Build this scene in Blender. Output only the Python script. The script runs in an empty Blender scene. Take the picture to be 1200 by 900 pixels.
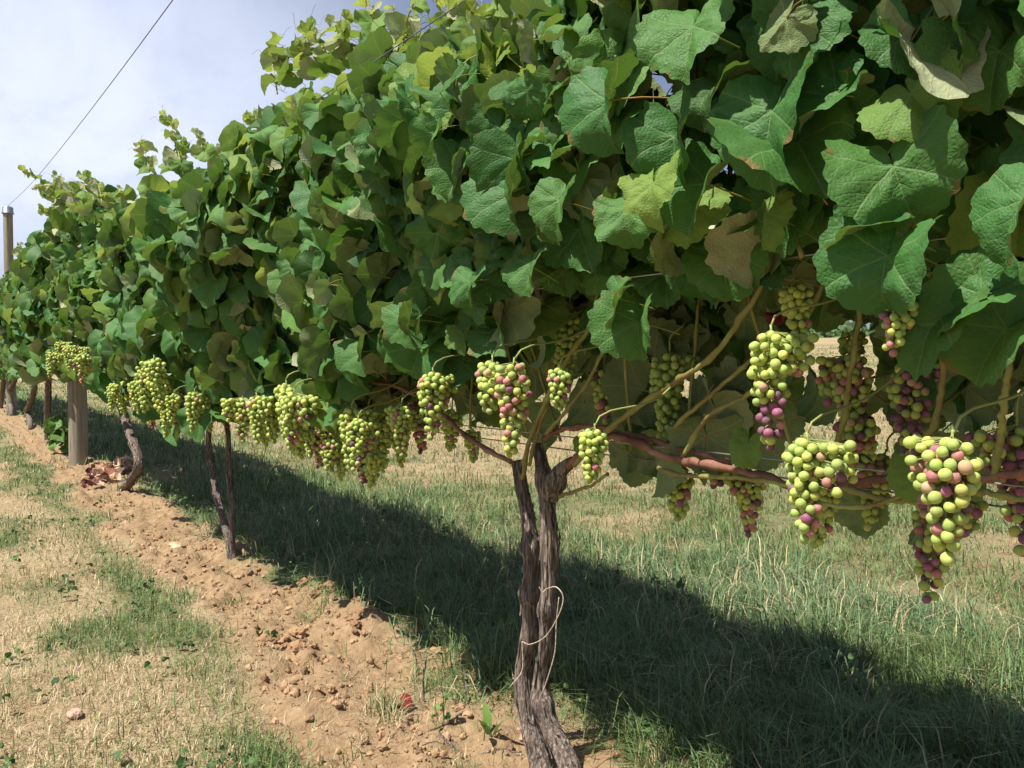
import bpy, math, random
import numpy as np
from mathutils import Vector, Matrix

# ------------------------------------------------------------------ camera, sky, sun, exposure
R = math.radians
SC = bpy.context.scene
COL = SC.collection
CAMP = np.array([1.466, -1.081, 0.88])
YAW, PITCH, FPX = R(55.8), R(-1.43), 1000.0          # world X runs along the vine row, Y across it
cam_d = bpy.data.cameras.new('camera'); cam = bpy.data.objects.new('camera', cam_d); COL.objects.link(cam)
cam.location = CAMP; cam.rotation_euler = (R(90) + PITCH, 0, YAW)
cam_d.sensor_width = 36; cam_d.lens = 36 * FPX / 1200; cam_d.clip_start = 0.02; cam_d.clip_end = 2000
SC.camera = cam
SUN_EL = R(60)
W = bpy.data.worlds.new('World'); SC.world = W; W.use_nodes = True
SUN_STRENGTH, SKY_STRENGTH, EXPOSURE = 5.0, 0.05, 0.66
sun_d = bpy.data.lights.new('sun', 'SUN'); sun = bpy.data.objects.new('sun', sun_d); COL.objects.link(sun)
sun_d.energy = SUN_STRENGTH; sun_d.angle = R(0.53); sun_d.color = (1, 0.95, 0.87)
sun.rotation_euler = (R(90) - SUN_EL, 0, 0)
sun['kind'] = 'structure'
vs = SC.view_settings
vs.view_transform = 'Standard'; vs.look = 'None'; vs.exposure = EXPOSURE; vs.gamma = 1; vs.use_curve_mapping = False
SC.cycles.max_bounces = 6; SC.cycles.diffuse_bounces = 3; SC.cycles.transmission_bounces = 4
SC.cycles.use_denoising = True

# ------------------------------------------------------------------ node helper
class NT:
    def __init__(s, tree): s.t = tree; s.n = tree.nodes; s.l = tree.links
    def new(s, typ, **kw):
        n = s.n.new(typ)
        for k, v in kw.items(): setattr(n, k, v)
        return n
    def put(s, sock, v):
        if hasattr(v, 'is_output') or isinstance(v, bpy.types.NodeSocket): s.l.new(v, sock)
        elif v is not None: sock.default_value = v
    def m(s, op, a, b=None, c=None, clamp=False):
        n = s.new('ShaderNodeMath', operation=op, use_clamp=clamp)
        for i, v in enumerate((a, b, c)):
            if v is not None: s.put(n.inputs[i], v)
        return n.outputs[0]
    def mix(s, f, a, b, blend='MIX'):
        n = s.new('ShaderNodeMix', data_type='RGBA', blend_type=blend)
        s.put(n.inputs[0], f)
        for i, v in ((6, a), (7, b)):
            if isinstance(v, tuple) and len(v) == 3: v = v + (1,)
            s.put(n.inputs[i], v)
        return n.outputs[2]
    def mapr(s, v, a, b, c=0.0, d=1.0, smooth=True):
        n = s.new('ShaderNodeMapRange'); n.interpolation_type = 'SMOOTHSTEP' if smooth else 'LINEAR'
        s.put(n.inputs[0], v)
        for i, x in enumerate((a, b, c, d)): n.inputs[i + 1].default_value = x
        return n.outputs[0]
    def noise(s, vec, scale, detail=3.0, rough=0.55, dist=0.0):
        n = s.new('ShaderNodeTexNoise'); s.put(n.inputs['Vector'], vec)
        n.inputs['Scale'].default_value = scale; n.inputs['Detail'].default_value = detail
        n.inputs['Roughness'].default_value = rough; n.inputs['Distortion'].default_value = dist
        return n.outputs[0]
    def attr(s, name):
        n = s.new('ShaderNodeAttribute'); n.attribute_name = name; return n
    def bump(s, h, strength, dist):
        n = s.new('ShaderNodeBump'); n.inputs['Strength'].default_value = strength; n.inputs['Distance'].default_value = dist
        s.put(n.inputs['Height'], h); return n.outputs[0]
    def mapping(s, vec, scale):
        n = s.new('ShaderNodeMapping'); s.put(n.inputs[0], vec); n.inputs['Scale'].default_value = scale; return n.outputs[0]
    def ramp(s, f, stops):
        n = s.new('ShaderNodeValToRGB'); s.put(n.inputs[0], f)
        e = n.color_ramp.elements
        while len(e) > 1: e.remove(e[-1])
        e[0].position, e[0].color = stops[0][0], tuple(stops[0][1]) + (1,)
        for p, c in stops[1:]:
            q = e.new(p); q.color = tuple(c) + (1,)
        return n.outputs[0]

def sky_nodes():
    k = NT(W.node_tree); k.n.clear()
    sky = k.new('ShaderNodeTexSky'); sky.sky_type = 'NISHITA'; sky.sun_disc = False
    sky.sun_elevation = SUN_EL; sky.sun_rotation = R(180); sky.air_density = 1.0; sky.dust_density = 1.2; sky.ozone_density = 1.5
    tc = k.new('ShaderNodeTexCoord')
    sx = k.new('ShaderNodeSeparateXYZ'); k.l.new(tc.outputs['Generated'], sx.inputs[0])
    zz = k.m('ADD', k.m('MAXIMUM', sx.outputs[2], 0.0), 0.22)
    cx = k.new('ShaderNodeCombineXYZ')
    k.l.new(k.m('DIVIDE', sx.outputs[0], zz), cx.inputs[0]); k.l.new(k.m('DIVIDE', sx.outputs[1], zz), cx.inputs[1])
    v = k.mapping(cx.outputs[0], (0.75, 1.5, 1.0))
    n1 = k.noise(v, 1.15, 6.0, 0.55, 0.5); n2 = k.noise(v, 3.6, 5.0, 0.6, 0.3)
    cov = k.m('ADD', k.m('MULTIPLY', n1, 0.75), k.m('MULTIPLY', n2, 0.3))
    f = k.mapr(cov, 0.36, 0.66, 0.50, 0.98)
    # the high thin veil lies over the west, where the row runs; clearer blue straight overhead and to the east
    veil = k.m('MULTIPLY', k.mapr(sx.outputs[0], -0.98, -0.78, 1.0, 0.22), k.mapr(sx.outputs[2], 0.06, 0.20, 0.55, 1.0))
    f = k.m('MULTIPLY', f, veil)
    tint = k.mix(1.0, sky.outputs[0], (0.92, 0.97, 1.12), 'MULTIPLY')
    c = k.mix(f, tint, (11.6, 12.5, 15.3))
    bg = k.new('ShaderNodeBackground'); k.l.new(c, bg.inputs[0]); bg.inputs[1].default_value = SKY_STRENGTH
    out = k.new('ShaderNodeOutputWorld'); k.l.new(bg.outputs[0], out.inputs[0])
sky_nodes()

# ------------------------------------------------------------------ maths helpers
rng = np.random.default_rng(11)
random.seed(5)
CF = np.array([-math.sin(YAW) * math.cos(PITCH), math.cos(YAW) * math.cos(PITCH), math.sin(PITCH)])
CR = np.array([math.cos(YAW), math.sin(YAW), 0.0])
CU = np.cross(CR, CF)
def ray(px, py): return CF + CR * ((px - 600) / FPX) - CU * ((py - 450) / FPX)
def at(px, py, Y=0.0):
    r = ray(px, py); t = (Y - CAMP[1]) / r[1]; return CAMP + r * t
def at_ground(px, py, z=0.0):
    r = ray(px, py); t = (z - CAMP[2]) / r[2]; return CAMP + r * t
def project(P):
    P = np.atleast_2d(P) - CAMP
    d = P @ CF; d = np.where(np.abs(d) < 1e-6, 1e-6, d)
    return 600 + FPX * (P @ CR) / d, 450 - FPX * (P @ CU) / d, d
def unit(v): v = np.asarray(v, float); return v / np.maximum(np.linalg.norm(v, axis=-1, keepdims=True), 1e-9)

def _hash(ix, iy, iz, seed):
    h = (ix.astype(np.int64) * 374761393 + iy.astype(np.int64) * 668265263 + iz.astype(np.int64) * 2147483647 + seed * 974634721) & 0xffffffff
    h = ((h ^ (h >> 13)) * 1274126177) & 0xffffffff
    h = h ^ (h >> 16)
    return (h & 0xffff) / 65535.0
def vnoise(x, y, z=0.0, seed=0):
    x, y, z = np.broadcast_arrays(np.asarray(x, float), np.asarray(y, float), np.asarray(z, float))
    ix, iy, iz = np.floor(x), np.floor(y), np.floor(z)
    fx, fy, fz = x - ix, y - iy, z - iz
    fx, fy, fz = [f * f * (3 - 2 * f) for f in (fx, fy, fz)]
    o = 0
    for a in (0, 1):
        for b in (0, 1):
            for c in (0, 1):
                w = (fx if a else 1 - fx) * (fy if b else 1 - fy) * (fz if c else 1 - fz)
                o = o + w * _hash(ix + a, iy + b, iz + c, seed)
    return o * 2 - 1
def fbm(x, y, z=0.0, seed=0, octv=4, gain=0.5):
    o, a, f = 0, 1.0, 1.0
    for i in range(octv):
        o = o + a * vnoise(np.asarray(x) * f, np.asarray(y) * f, np.asarray(z) * f, seed + i * 17); a *= gain; f *= 2.03
    return o
def sstep(x, a, b):
    t = np.clip((np.asarray(x, float) - a) / (b - a), 0, 1); return t * t * (3 - 2 * t)

# ------------------------------------------------------------------ mesh helpers
def build(name, verts, faces, mat, parent=None, attrs=None, smooth=True, loc=None):
    """faces: list of integer arrays (k, n) with n corners each -> ONE mesh object."""
    me = bpy.data.meshes.new(name)
    verts = np.asarray(verts, np.float32)
    if loc is not None: verts = verts - np.asarray(loc, np.float32)
    faces = [np.asarray(f, np.int32) for f in (faces if isinstance(faces, list) else [faces]) if len(f)]
    loops = np.concatenate([f.ravel() for f in faces])
    tot = np.concatenate([np.full(len(f), f.shape[1], np.int32) for f in faces])
    start = np.concatenate([[0], np.cumsum(tot)[:-1]]).astype(np.int32)
    me.vertices.add(len(verts)); me.vertices.foreach_set('co', verts.ravel())
    me.loops.add(len(loops)); me.loops.foreach_set('vertex_index', loops)
    me.polygons.add(len(tot)); me.polygons.foreach_set('loop_start', start); me.polygons.foreach_set('loop_total', tot)
    me.polygons.foreach_set('use_smooth', np.full(len(tot), smooth, bool))
    for k, a in (attrs or {}).items():
        a = np.asarray(a, np.float32)
        at_ = me.attributes.new(k, 'FLOAT_VECTOR', 'POINT'); at_.data.foreach_set('vector', a.ravel())
    me.update(calc_edges=True)
    me.materials.append(mat)
    o = bpy.data.objects.new(name, me); COL.objects.link(o)
    if parent is not None: o.parent = parent
    if loc is not None: o.location = loc
    return o
class Acc:
    """collects pieces (verts, face arrays, attributes) of one mesh"""
    def __init__(s): s.v, s.f, s.a, s.n = [], {}, {}, 0
    def add(s, v, faces, **attrs):
        v = np.asarray(v, float); s.v.append(v)
        for f in (faces if isinstance(faces, list) else [faces]):
            f = np.asarray(f)
            if len(f): s.f.setdefault(f.shape[1], []).append(f + s.n)
        for k, a in attrs.items():
            a = np.broadcast_to(np.asarray(a, float), (len(v), 3)); s.a.setdefault(k, []).append(a)
        s.n += len(v); return s
    def build(s, name, mat, parent=None, **kw):
        return build(name, np.concatenate(s.v), [np.concatenate(f) for f in s.f.values()], mat, parent,
                     {k: np.concatenate(a) for k, a in s.a.items()}, **kw)
def tag(o, label=None, cat=None, group=None, kind=None):
    if label: o['label'] = label
    if cat: o['category'] = cat
    if group: o['group'] = group
    if kind: o['kind'] = kind
    return o
def empty(name, loc, label, cat, group=None):
    o = bpy.data.objects.new(name, None); COL.objects.link(o); o.location = loc; o.empty_display_size = 0.1
    return tag(o, label, cat, group)
def resample(pts, n):
    pts = np.asarray(pts, float)
    if len(pts) == 2: t = np.linspace(0, 1, n)[:, None]; return pts[0] * (1 - t) + pts[1] * t
    P = np.vstack([2 * pts[0] - pts[1], pts, 2 * pts[-1] - pts[-2]])
    seg = np.linalg.norm(np.diff(pts, axis=0), axis=1); cum = np.concatenate([[0], np.cumsum(seg)])
    out = []
    for d in np.linspace(0, cum[-1], n):
        i = min(np.searchsorted(cum, d, side='right') - 1, len(seg) - 1); t = (d - cum[i]) / max(seg[i], 1e-9)
        p0, p1, p2, p3 = P[i], P[i + 1], P[i + 2], P[i + 3]
        out.append(0.5 * ((2 * p1) + (-p0 + p2) * t + (2 * p0 - 5 * p1 + 4 * p2 - p3) * t * t + (-p0 + 3 * p1 - 3 * p2 + p3) * t ** 3))
    return np.array(out)
def tube(pts, rad, sides=8, disp=None, cap=True):
    """-> verts, faces, attribute (around 0-1, metres along, 0)"""
    pts = np.asarray(pts, float); n = len(pts); rad = np.broadcast_to(np.asarray(rad, float), (n,))
    T = unit(np.gradient(pts, axis=0))
    a = np.array([0, 0, 1.0]) if abs(T[0][2]) < 0.9 else np.array([1.0, 0, 0])
    N = [unit(np.cross(T[0], a))]
    for i in range(1, n):
        v = N[-1] - T[i] * (N[-1] @ T[i]); N.append(unit(v))
    N = np.array(N); B = np.cross(T, N)
    th = np.linspace(0, 2 * math.pi, sides, endpoint=False)
    r = rad[:, None] * np.ones((1, sides))
    L = np.concatenate([[0], np.cumsum(np.linalg.norm(np.diff(pts, axis=0), axis=1))])
    if disp is not None: r = r + disp(th[None, :], L[:, None])
    V = pts[:, None, :] + r[..., None] * (np.cos(th)[None, :, None] * N[:, None, :] + np.sin(th)[None, :, None] * B[:, None, :])
    V = V.reshape(-1, 3)
    i = np.arange(n - 1)[:, None] * sides; j = np.arange(sides)[None, :]; j2 = (j + 1) % sides
    F = np.stack([i + j, i + j2, i + sides + j2, i + sides + j], -1).reshape(-1, 4)
    A = np.stack([np.broadcast_to(th / 6.2832, (n, sides)), np.broadcast_to(L[:, None], (n, sides)), np.zeros((n, sides))], -1).reshape(-1, 3)
    faces = [F]
    if cap:
        c0, c1 = len(V), len(V) + 1
        V = np.vstack([V, pts[:1], pts[-1:]]); A = np.vstack([A, A[:1], A[-1:]])
        jj = np.arange(sides); k = (n - 1) * sides
        faces.append(np.stack([np.full(sides, c0), (jj + 1) % sides, jj], -1))
        faces.append(np.stack([np.full(sides, c1), k + jj, k + (jj + 1) % sides], -1))
    return V, faces, A
def ico(sub):
    t = (1 + 5 ** .5) / 2
    v = [(-1, t, 0), (1, t, 0), (-1, -t, 0), (1, -t, 0), (0, -1, t), (0, 1, t), (0, -1, -t), (0, 1, -t), (t, 0, -1), (t, 0, 1), (-t, 0, -1), (-t, 0, 1)]
    f = [(0, 11, 5), (0, 5, 1), (0, 1, 7), (0, 7, 10), (0, 10, 11), (1, 5, 9), (5, 11, 4), (11, 10, 2), (10, 7, 6), (7, 1, 8),
         (3, 9, 4), (3, 4, 2), (3, 2, 6), (3, 6, 8), (3, 8, 9), (4, 9, 5), (2, 4, 11), (6, 2, 10), (8, 6, 7), (9, 8, 1)]
    v = [unit(np.array(x, float)) for x in v]
    for _ in range(sub):
        mid, nf = {}, []
        def md(a, b):
            k = (min(a, b), max(a, b))
            if k not in mid: v.append(unit(v[a] + v[b])); mid[k] = len(v) - 1
            return mid[k]
        for a, b, c in f:
            x, y, z = md(a, b), md(b, c), md(c, a); nf += [(a, x, z), (b, y, x), (c, z, y), (x, y, z)]
        f = nf
    return np.array(v), np.array(f)
ICO = {i: ico(i) for i in (1, 2, 3)}

# ------------------------------------------------------------------ materials
def material(name):
    m = bpy.data.materials.new(name); m.use_nodes = True; k = NT(m.node_tree); k.n.clear()
    out = k.new('ShaderNodeOutputMaterial'); return m, k, out
def principled(k, out, base, rough=0.6, spec=0.4, normal=None, **kw):
    p = k.new('ShaderNodeBsdfPrincipled')
    if isinstance(base, tuple): base = base + (1,)
    k.put(p.inputs['Base Color'], base); k.put(p.inputs['Roughness'], rough); k.put(p.inputs['Specular IOR Level'], spec)
    for a, v in kw.items(): k.put(p.inputs[a], v)
    if normal is not None: k.l.new(normal, p.inputs['Normal'])
    if out is not None: k.l.new(p.outputs[0], out.inputs[0])
    return p

def leaf_material():
    m, k, out = material('vine_leaf')
    co = k.attr('leafco'); rn = k.attr('leafvar')
    s = k.new('ShaderNodeSeparateXYZ'); k.l.new(co.outputs['Vector'], s.inputs[0])
    q = k.new('ShaderNodeSeparateXYZ'); k.l.new(rn.outputs['Vector'], q.inputs[0])
    x, y = s.outputs[0], s.outputs[1]
    ax = k.m('ABSOLUTE', x)                                   # the leaf is mirrored about its midrib
    best = bal = None
    for deg in (0, 52, 108):
        c_, s_ = math.cos(R(deg)), math.sin(R(deg))
        al = k.m('ADD', k.m('MULTIPLY', ax, s_), k.m('MULTIPLY', y, c_))
        pe = k.m('ABSOLUTE', k.m('SUBTRACT', k.m('MULTIPLY', ax, c_), k.m('MULTIPLY', y, s_)))
        pe = k.m('ADD', pe, k.m('MULTIPLY', k.m('LESS_THAN', al, 0.0), 3.0))
        if best is None: best, bal = pe, al
        else:
            lt = k.m('LESS_THAN', pe, best)
            best = k.m('ADD', k.m('MULTIPLY', pe, lt), k.m('MULTIPLY', best, k.m('SUBTRACT', 1.0, lt)))
            bal = k.m('ADD', k.m('MULTIPLY', al, lt), k.m('MULTIPLY', bal, k.m('SUBTRACT', 1.0, lt)))
    off = k.m('MULTIPLY', q.outputs[0], 9.0)
    cv = k.new('ShaderNodeCombineXYZ'); k.l.new(x, cv.inputs[0]); k.l.new(y, cv.inputs[1]); k.l.new(off, cv.inputs[2])
    v = cv.outputs[0]
    wob = k.m('MULTIPLY', k.m('SUBTRACT', k.noise(v, 5.0, 2.0), 0.5), 0.10)
    main = k.mapr(best, 0.004, 0.015, 1.0, 0.0)
    ch = k.m('ABSOLUTE', k.m('SUBTRACT', k.m('FRACT', k.m('MULTIPLY', k.m('ADD', k.m('SUBTRACT', bal, k.m('MULTIPLY', best, 1.0)), wob), 7.5)), 0.5))
    sec = k.m('MULTIPLY', k.mapr(ch, 0.0, 0.10, 1.0, 0.0), k.mapr(best, 0.0, 0.30, 1.0, 0.35))
    vo = k.new('ShaderNodeTexVoronoi'); vo.feature = 'DISTANCE_TO_EDGE'; k.l.new(v, vo.inputs['Vector']); vo.inputs['Scale'].default_value = 22.0
    tert = k.mapr(vo.outputs['Distance'], 0.0, 0.09, 1.0, 0.0)
    vein = k.m('MAXIMUM', main, k.m('MULTIPLY', sec, 0.55))
    blotch = k.noise(v, 2.6, 3.0)
    g = k.ramp(q.outputs[0], [(0.0, (0.018, 0.074, 0.017)), (0.35, (0.036, 0.130, 0.028)), (0.7, (0.064, 0.185, 0.040)), (1.0, (0.115, 0.245, 0.050))])
    g = k.mix(k.mapr(blotch, 0.35, 0.75, 0.0, 0.35), g, (0.075, 0.15, 0.055))
    g = k.mix(q.outputs[1], g, (0.26, 0.38, 0.075))
    g = k.mix(k.m('MULTIPLY', tert, 0.12), g, (0.10, 0.19, 0.06))
    g = k.mix(k.m('MULTIPLY', vein, 0.42), g, (0.19, 0.29, 0.11))
    # rusty flecks and browned rims on older leaves (a mark of its own, tied to the leaf)
    rim = k.m('MULTIPLY', k.mapr(s.outputs[2], 0.86, 1.0, 0.0, 1.0), k.mapr(k.noise(v, 4.0, 3.0), 0.58, 0.68, 0.0, 1.0))
    fleck = k.mapr(k.noise(v, 20.0, 3.0), 0.69, 0.75, 0.0, 0.6)
    g = k.mix(k.m('MAXIMUM', rim, fleck), g, (0.20, 0.12, 0.045))
    back = k.ramp(q.outputs[0], [(0.0, (0.17, 0.235, 0.10)), (0.5, (0.22, 0.28, 0.13)), (1.0, (0.32, 0.36, 0.19))])
    back = k.mix(q.outputs[2], back, (0.50, 0.51, 0.33))
    back = k.mix(k.m('MULTIPLY', vein, 0.5), back, (0.42, 0.43, 0.20))
    back = k.mix(k.m('MULTIPLY', tert, 0.25), back, (0.24, 0.25, 0.12))
    geo = k.new('ShaderNodeNewGeometry'); bf = geo.outputs['Backfacing']
    base = k.mix(bf, g, back)
    h = k.m('SUBTRACT', k.m('MULTIPLY', vo.outputs['Distance'], 1.0), k.m('ADD', k.m('MULTIPLY', main, 0.40), k.m('MULTIPLY', sec, 0.30)))
    h = k.m('ADD', h, k.m('MULTIPLY', k.noise(v, 9.0, 4.0), 0.6))
    nb = k.bump(h, 0.45, 0.0028)
    rough = k.m('ADD', 0.56, k.m('MULTIPLY', bf, 0.4))
    p = principled(k, None, base, rough, 0.24, nb)
    tr = k.new('ShaderNodeBsdfTranslucent')
    tcol = k.mix(q.outputs[1], (0.13, 0.30, 0.03), (0.46, 0.55, 0.09))
    tcol = k.mix(k.m('MULTIPLY', vein, 0.6), tcol, (0.42, 0.45, 0.10))
    k.l.new(tcol, tr.inputs[0]); k.l.new(nb, tr.inputs['Normal'])
    mx = k.new('ShaderNodeMixShader'); k.put(mx.inputs[0], k.m('ADD', 0.17, k.m('MULTIPLY', q.outputs[1], 0.28)))
    k.l.new(p.outputs[0], mx.inputs[1]); k.l.new(tr.outputs[0], mx.inputs[2]); k.l.new(mx.outputs[0], out.inputs[0])
    return m
def berry_material():
    m, k, out = material('grape_berry')
    a = k.attr('tint'); g = k.attr('spot')
    sp = k.new('ShaderNodeSeparateXYZ'); k.l.new(g.outputs['Vector'], sp.inputs[0])
    tc = k.new('ShaderNodeTexCoord')
    bl = k.noise(tc.outputs['Object'], 160.0, 3.0)
    bloom = k.m('MULTIPLY', k.mapr(bl, 0.35, 0.7, 0.25, 0.8), 0.30)
    blush = k.mapr(k.noise(tc.outputs['Object'], 62.0, 2.0), 0.40, 0.72, 0.0, 0.55)
    c = k.mix(k.m('MULTIPLY', blush, sp.outputs[1]), a.outputs['Color'], (0.40, 0.13, 0.12))
    c = k.mix(k.m('MULTIPLY', sp.outputs[2], k.mapr(k.noise(tc.outputs['Object'], 45.0, 2.0), 0.3, 0.7, 0.0, 0.45)), c, (0.30, 0.40, 0.10))
    c = k.mix(bloom, c, (0.42, 0.44, 0.38))
    c = k.mix(k.mapr(sp.outputs[0], 0.975, 0.995, 0.0, 0.45), c, (0.10, 0.08, 0.035))
    p = principled(k, None, c, k.mapr(bl, 0.3, 0.7, 0.45, 0.68), 0.25)
    p.inputs['Subsurface Weight'].default_value = 0.7
    p.inputs['Subsurface Radius'].default_value = (1.0, 0.8, 0.35); p.inputs['Subsurface Scale'].default_value = 0.006
    k.l.new(p.outputs[0], out.inputs[0])
    return m
def tinted_material(name, rough=0.75, spec=0.25, transl=0.0):
    m, k, out = material(name)
    a = k.attr('tint'); p = principled(k, None, a.outputs['Color'], rough, spec)
    if transl:
        tr = k.new('ShaderNodeBsdfTranslucent'); k.l.new(a.outputs['Color'], tr.inputs[0])
        mx = k.new('ShaderNodeMixShader'); mx.inputs[0].default_value = transl
        k.l.new(p.outputs[0], mx.inputs[1]); k.l.new(tr.outputs[0], mx.inputs[2]); k.l.new(mx.outputs[0], out.inputs[0])
    else: k.l.new(p.outputs[0], out.inputs[0])
    return m
def bark_material(name, dark, mid, light, fs=1.0):
    m, k, out = material(name)
    a = k.attr('barkco')
    v = k.mapping(a.outputs['Vector'], (9.0, 9.0 * fs, 1.0))
    tc = k.new('ShaderNodeTexCoord'); ob = tc.outputs['Object']
    stretch = k.mapping(ob, (170.0, 170.0, 13.0))
    n1 = k.noise(stretch, 1.0, 5.0, 0.62, 0.6); n2 = k.noise(ob, 24.0, 4.0)
    c = k.ramp(n1, [(0.36, dark), (0.50, mid), (0.64, light)])
    c = k.mix(k.mapr(n2, 0.4, 0.7, 0.0, 0.5), c, mid)
    nb = k.bump(n1, 1.0, 0.011)
    principled(k, out, c, 0.9, 0.15, nb)
    return m
def cane_material(name, c1, c2, c3, rough=0.55):
    m, k, out = material(name)
    tc = k.new('ShaderNodeTexCoord'); ob = tc.outputs['Object']
    n1 = k.noise(ob, 14.0, 3.0); n2 = k.noise(ob, 120.0, 3.0)
    c = k.ramp(n1, [(0.32, c1), (0.5, c2), (0.68, c3)])
    c = k.mix(k.mapr(n2, 0.5, 0.75, 0.0, 0.4), c, tuple(0.5 * x for x in c1))
    principled(k, out, c, rough, 0.35, k.bump(n2, 0.4, 0.002))
    return m
def ground_material():
    m, k, out = material('soil_and_turf')
    z = k.attr('zone')                                        # x: soil, y: green turf, z: dry straw
    s = k.new('ShaderNodeSeparateXYZ'); k.l.new(z.outputs['Vector'], s.inputs[0])
    tc = k.new('ShaderNodeTexCoord'); ob = tc.outputs['Object']
    n1 = k.noise(ob, 5.0, 6.0, 0.6); n2 = k.noise(ob, 38.0, 6.0, 0.65); n3 = k.noise(ob, 170.0, 4.0, 0.7)
    soil = k.ramp(n2, [(0.25, (0.22, 0.14, 0.076)), (0.5, (0.37, 0.25, 0.14)), (0.75, (0.49, 0.355, 0.215))])
    soil = k.mix(k.mapr(n1, 0.4, 0.7, 0.0, 0.6), soil, (0.27, 0.175, 0.10))
    soil = k.mix(k.mapr(n3, 0.62, 0.75, 0.0, 0.5), soil, (0.13, 0.075, 0.04))
    fib = k.noise(k.mapping(ob, (60.0, 210.0, 60.0)), 1.0, 4.0, 0.7, 1.5)
    straw = k.ramp(fib, [(0.3, (0.26, 0.18, 0.10)), (0.5, (0.46, 0.345, 0.20)), (0.7, (0.58, 0.47, 0.30))])
    turf = k.ramp(fib, [(0.3, (0.045, 0.06, 0.022)), (0.5, (0.11, 0.14, 0.055)), (0.7, (0.26, 0.25, 0.12))])
    c = k.mix(s.outputs[2], soil, straw); c = k.mix(s.outputs[1], c, turf)
    h = k.m('ADD', k.m('MULTIPLY', n2, 1.0), k.m('MULTIPLY', n3, 0.45))
    principled(k, out, c, 0.95, 0.1, k.bump(h, 0.8, 0.02))
    return m
def plain(name, c, rough=0.5, metal=0.0, var=0.3, scale=30.0):
    m, k, out = material(name)
    tc = k.new('ShaderNodeTexCoord'); n = k.noise(tc.outputs['Object'], scale, 4.0)
    col = k.mix(k.mapr(n, 0.3, 0.7, 0.0, 1.0), tuple(x * (1 - var) for x in c), tuple(min(1, x * (1 + var)) for x in c))
    principled(k, out, col, rough, 0.4, k.bump(n, 0.3, 0.004), Metallic=metal)
    return m
def timber_material():
    m, k, out = material('weathered_timber')
    tc = k.new('ShaderNodeTexCoord'); ob = tc.outputs['Object']
    n1 = k.noise(k.mapping(ob, (55.0, 55.0, 2.2)), 1.0, 6.0, 0.6, 0.5); n2 = k.noise(ob, 6.0, 4.0)
    crack = k.mapr(k.noise(k.mapping(ob, (40.0, 40.0, 1.6)), 1.0, 3.0, 0.5, 0.3), 0.68, 0.72, 0.0, 0.8)
    c = k.ramp(n1, [(0.28, (0.15, 0.125, 0.09)), (0.5, (0.27, 0.235, 0.175)), (0.72, (0.38, 0.335, 0.26))])
    c = k.mix(k.mapr(n2, 0.45, 0.7, 0.0, 0.4), c, (0.20, 0.18, 0.13))
    c = k.mix(crack, c, (0.045, 0.035, 0.025))
    principled(k, out, c, 0.85, 0.2, k.bump(k.m('SUBTRACT', n1, k.m('MULTIPLY', crack, 1.5)), 0.7, 0.006))
    return m
M_LEAF = leaf_material(); M_BERRY = berry_material()
M_STEM = tinted_material('green_stem', 0.5, 0.35)
M_GRASS = tinted_material('grass_blade', 0.55, 0.3, 0.22)
M_CRUMB = tinted_material('loose_soil', 0.95, 0.1)
M_BARK = bark_material('shaggy_bark', (0.050, 0.037, 0.030), (0.20, 0.155, 0.125), (0.46, 0.385, 0.325))
M_CORD = cane_material('reddish_cane', (0.13, 0.055, 0.035), (0.25, 0.115, 0.075), (0.36, 0.20, 0.14), 0.6)
M_CANE = cane_material('olive_cane', (0.20, 0.13, 0.045), (0.25, 0.24, 0.07), (0.34, 0.36, 0.11))
M_GROUND = ground_material(); M_TIMBER = timber_material()
M_STEEL = plain('galvanised_steel', (0.42, 0.43, 0.45), 0.4, 0.9, 0.2)
M_WIRE = plain('dull_wire', (0.22, 0.22, 0.23), 0.45, 0.8, 0.2)
M_BLACK = plain('black_plastic', (0.02, 0.02, 0.022), 0.5, 0.0, 0.2)
M_STRING = plain('sun_bleached_twine', (0.46, 0.38, 0.28), 0.85, 0.0, 0.4, 200)
M_ROCK = plain('pink_stone', (0.46, 0.29, 0.21), 0.85, 0.0, 0.3, 60)

# ------------------------------------------------------------------ the ground: one sheet, fine near the row
def grow(a, b, step, far, ratio):
    out = [b]; st = step
    while out[-1] < far: st *= ratio; out.append(out[-1] + st)
    lo = [a]; st = step
    while lo[-1] > -far: st *= ratio; lo.append(lo[-1] - st)
    mid = np.linspace(a, b, int((b - a) / step) + 1)
    return np.concatenate([np.array(lo[:0:-1]), mid, np.array(out[1:])])
def soil_mask(X, Y):
    e = 0.10 * fbm(X * 2.6, Y * 2.6, 0, 3, 4)
    e2 = 0.13 * fbm(X * 3.6, Y * 3.6, 0, 8, 4)
    return sstep(Y + e, -0.40, -0.27) * (1 - sstep(Y + e2, 0.05, 0.20))
def green_mask(X, Y):
    n = fbm(X * 1.3, Y * 2.2, 0, 21, 4); n2 = fbm(X * 0.9, Y * 0.9, 0, 44, 4)
    band = np.exp(-((Y + 0.44) / 0.11) ** 2) * 0.85
    left = np.maximum(band * (0.75 + 0.35 * n2), 0.14 + 0.72 * sstep(n + 0.3 * vnoise(X * 5, Y * 7, 0, 29), -0.12, 0.65)) * (Y < -0.2)
    right = (Y >= -0.2) * np.clip((1.0 - 0.66 * sstep(Y + 0.6 * n2, 1.15, 1.95)) * (0.88 + 0.45 * n2) + 0.30 * sstep(n2, 0.0, 0.5), 0.08, 1)
    return np.clip(left + right, 0, 1)
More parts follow.
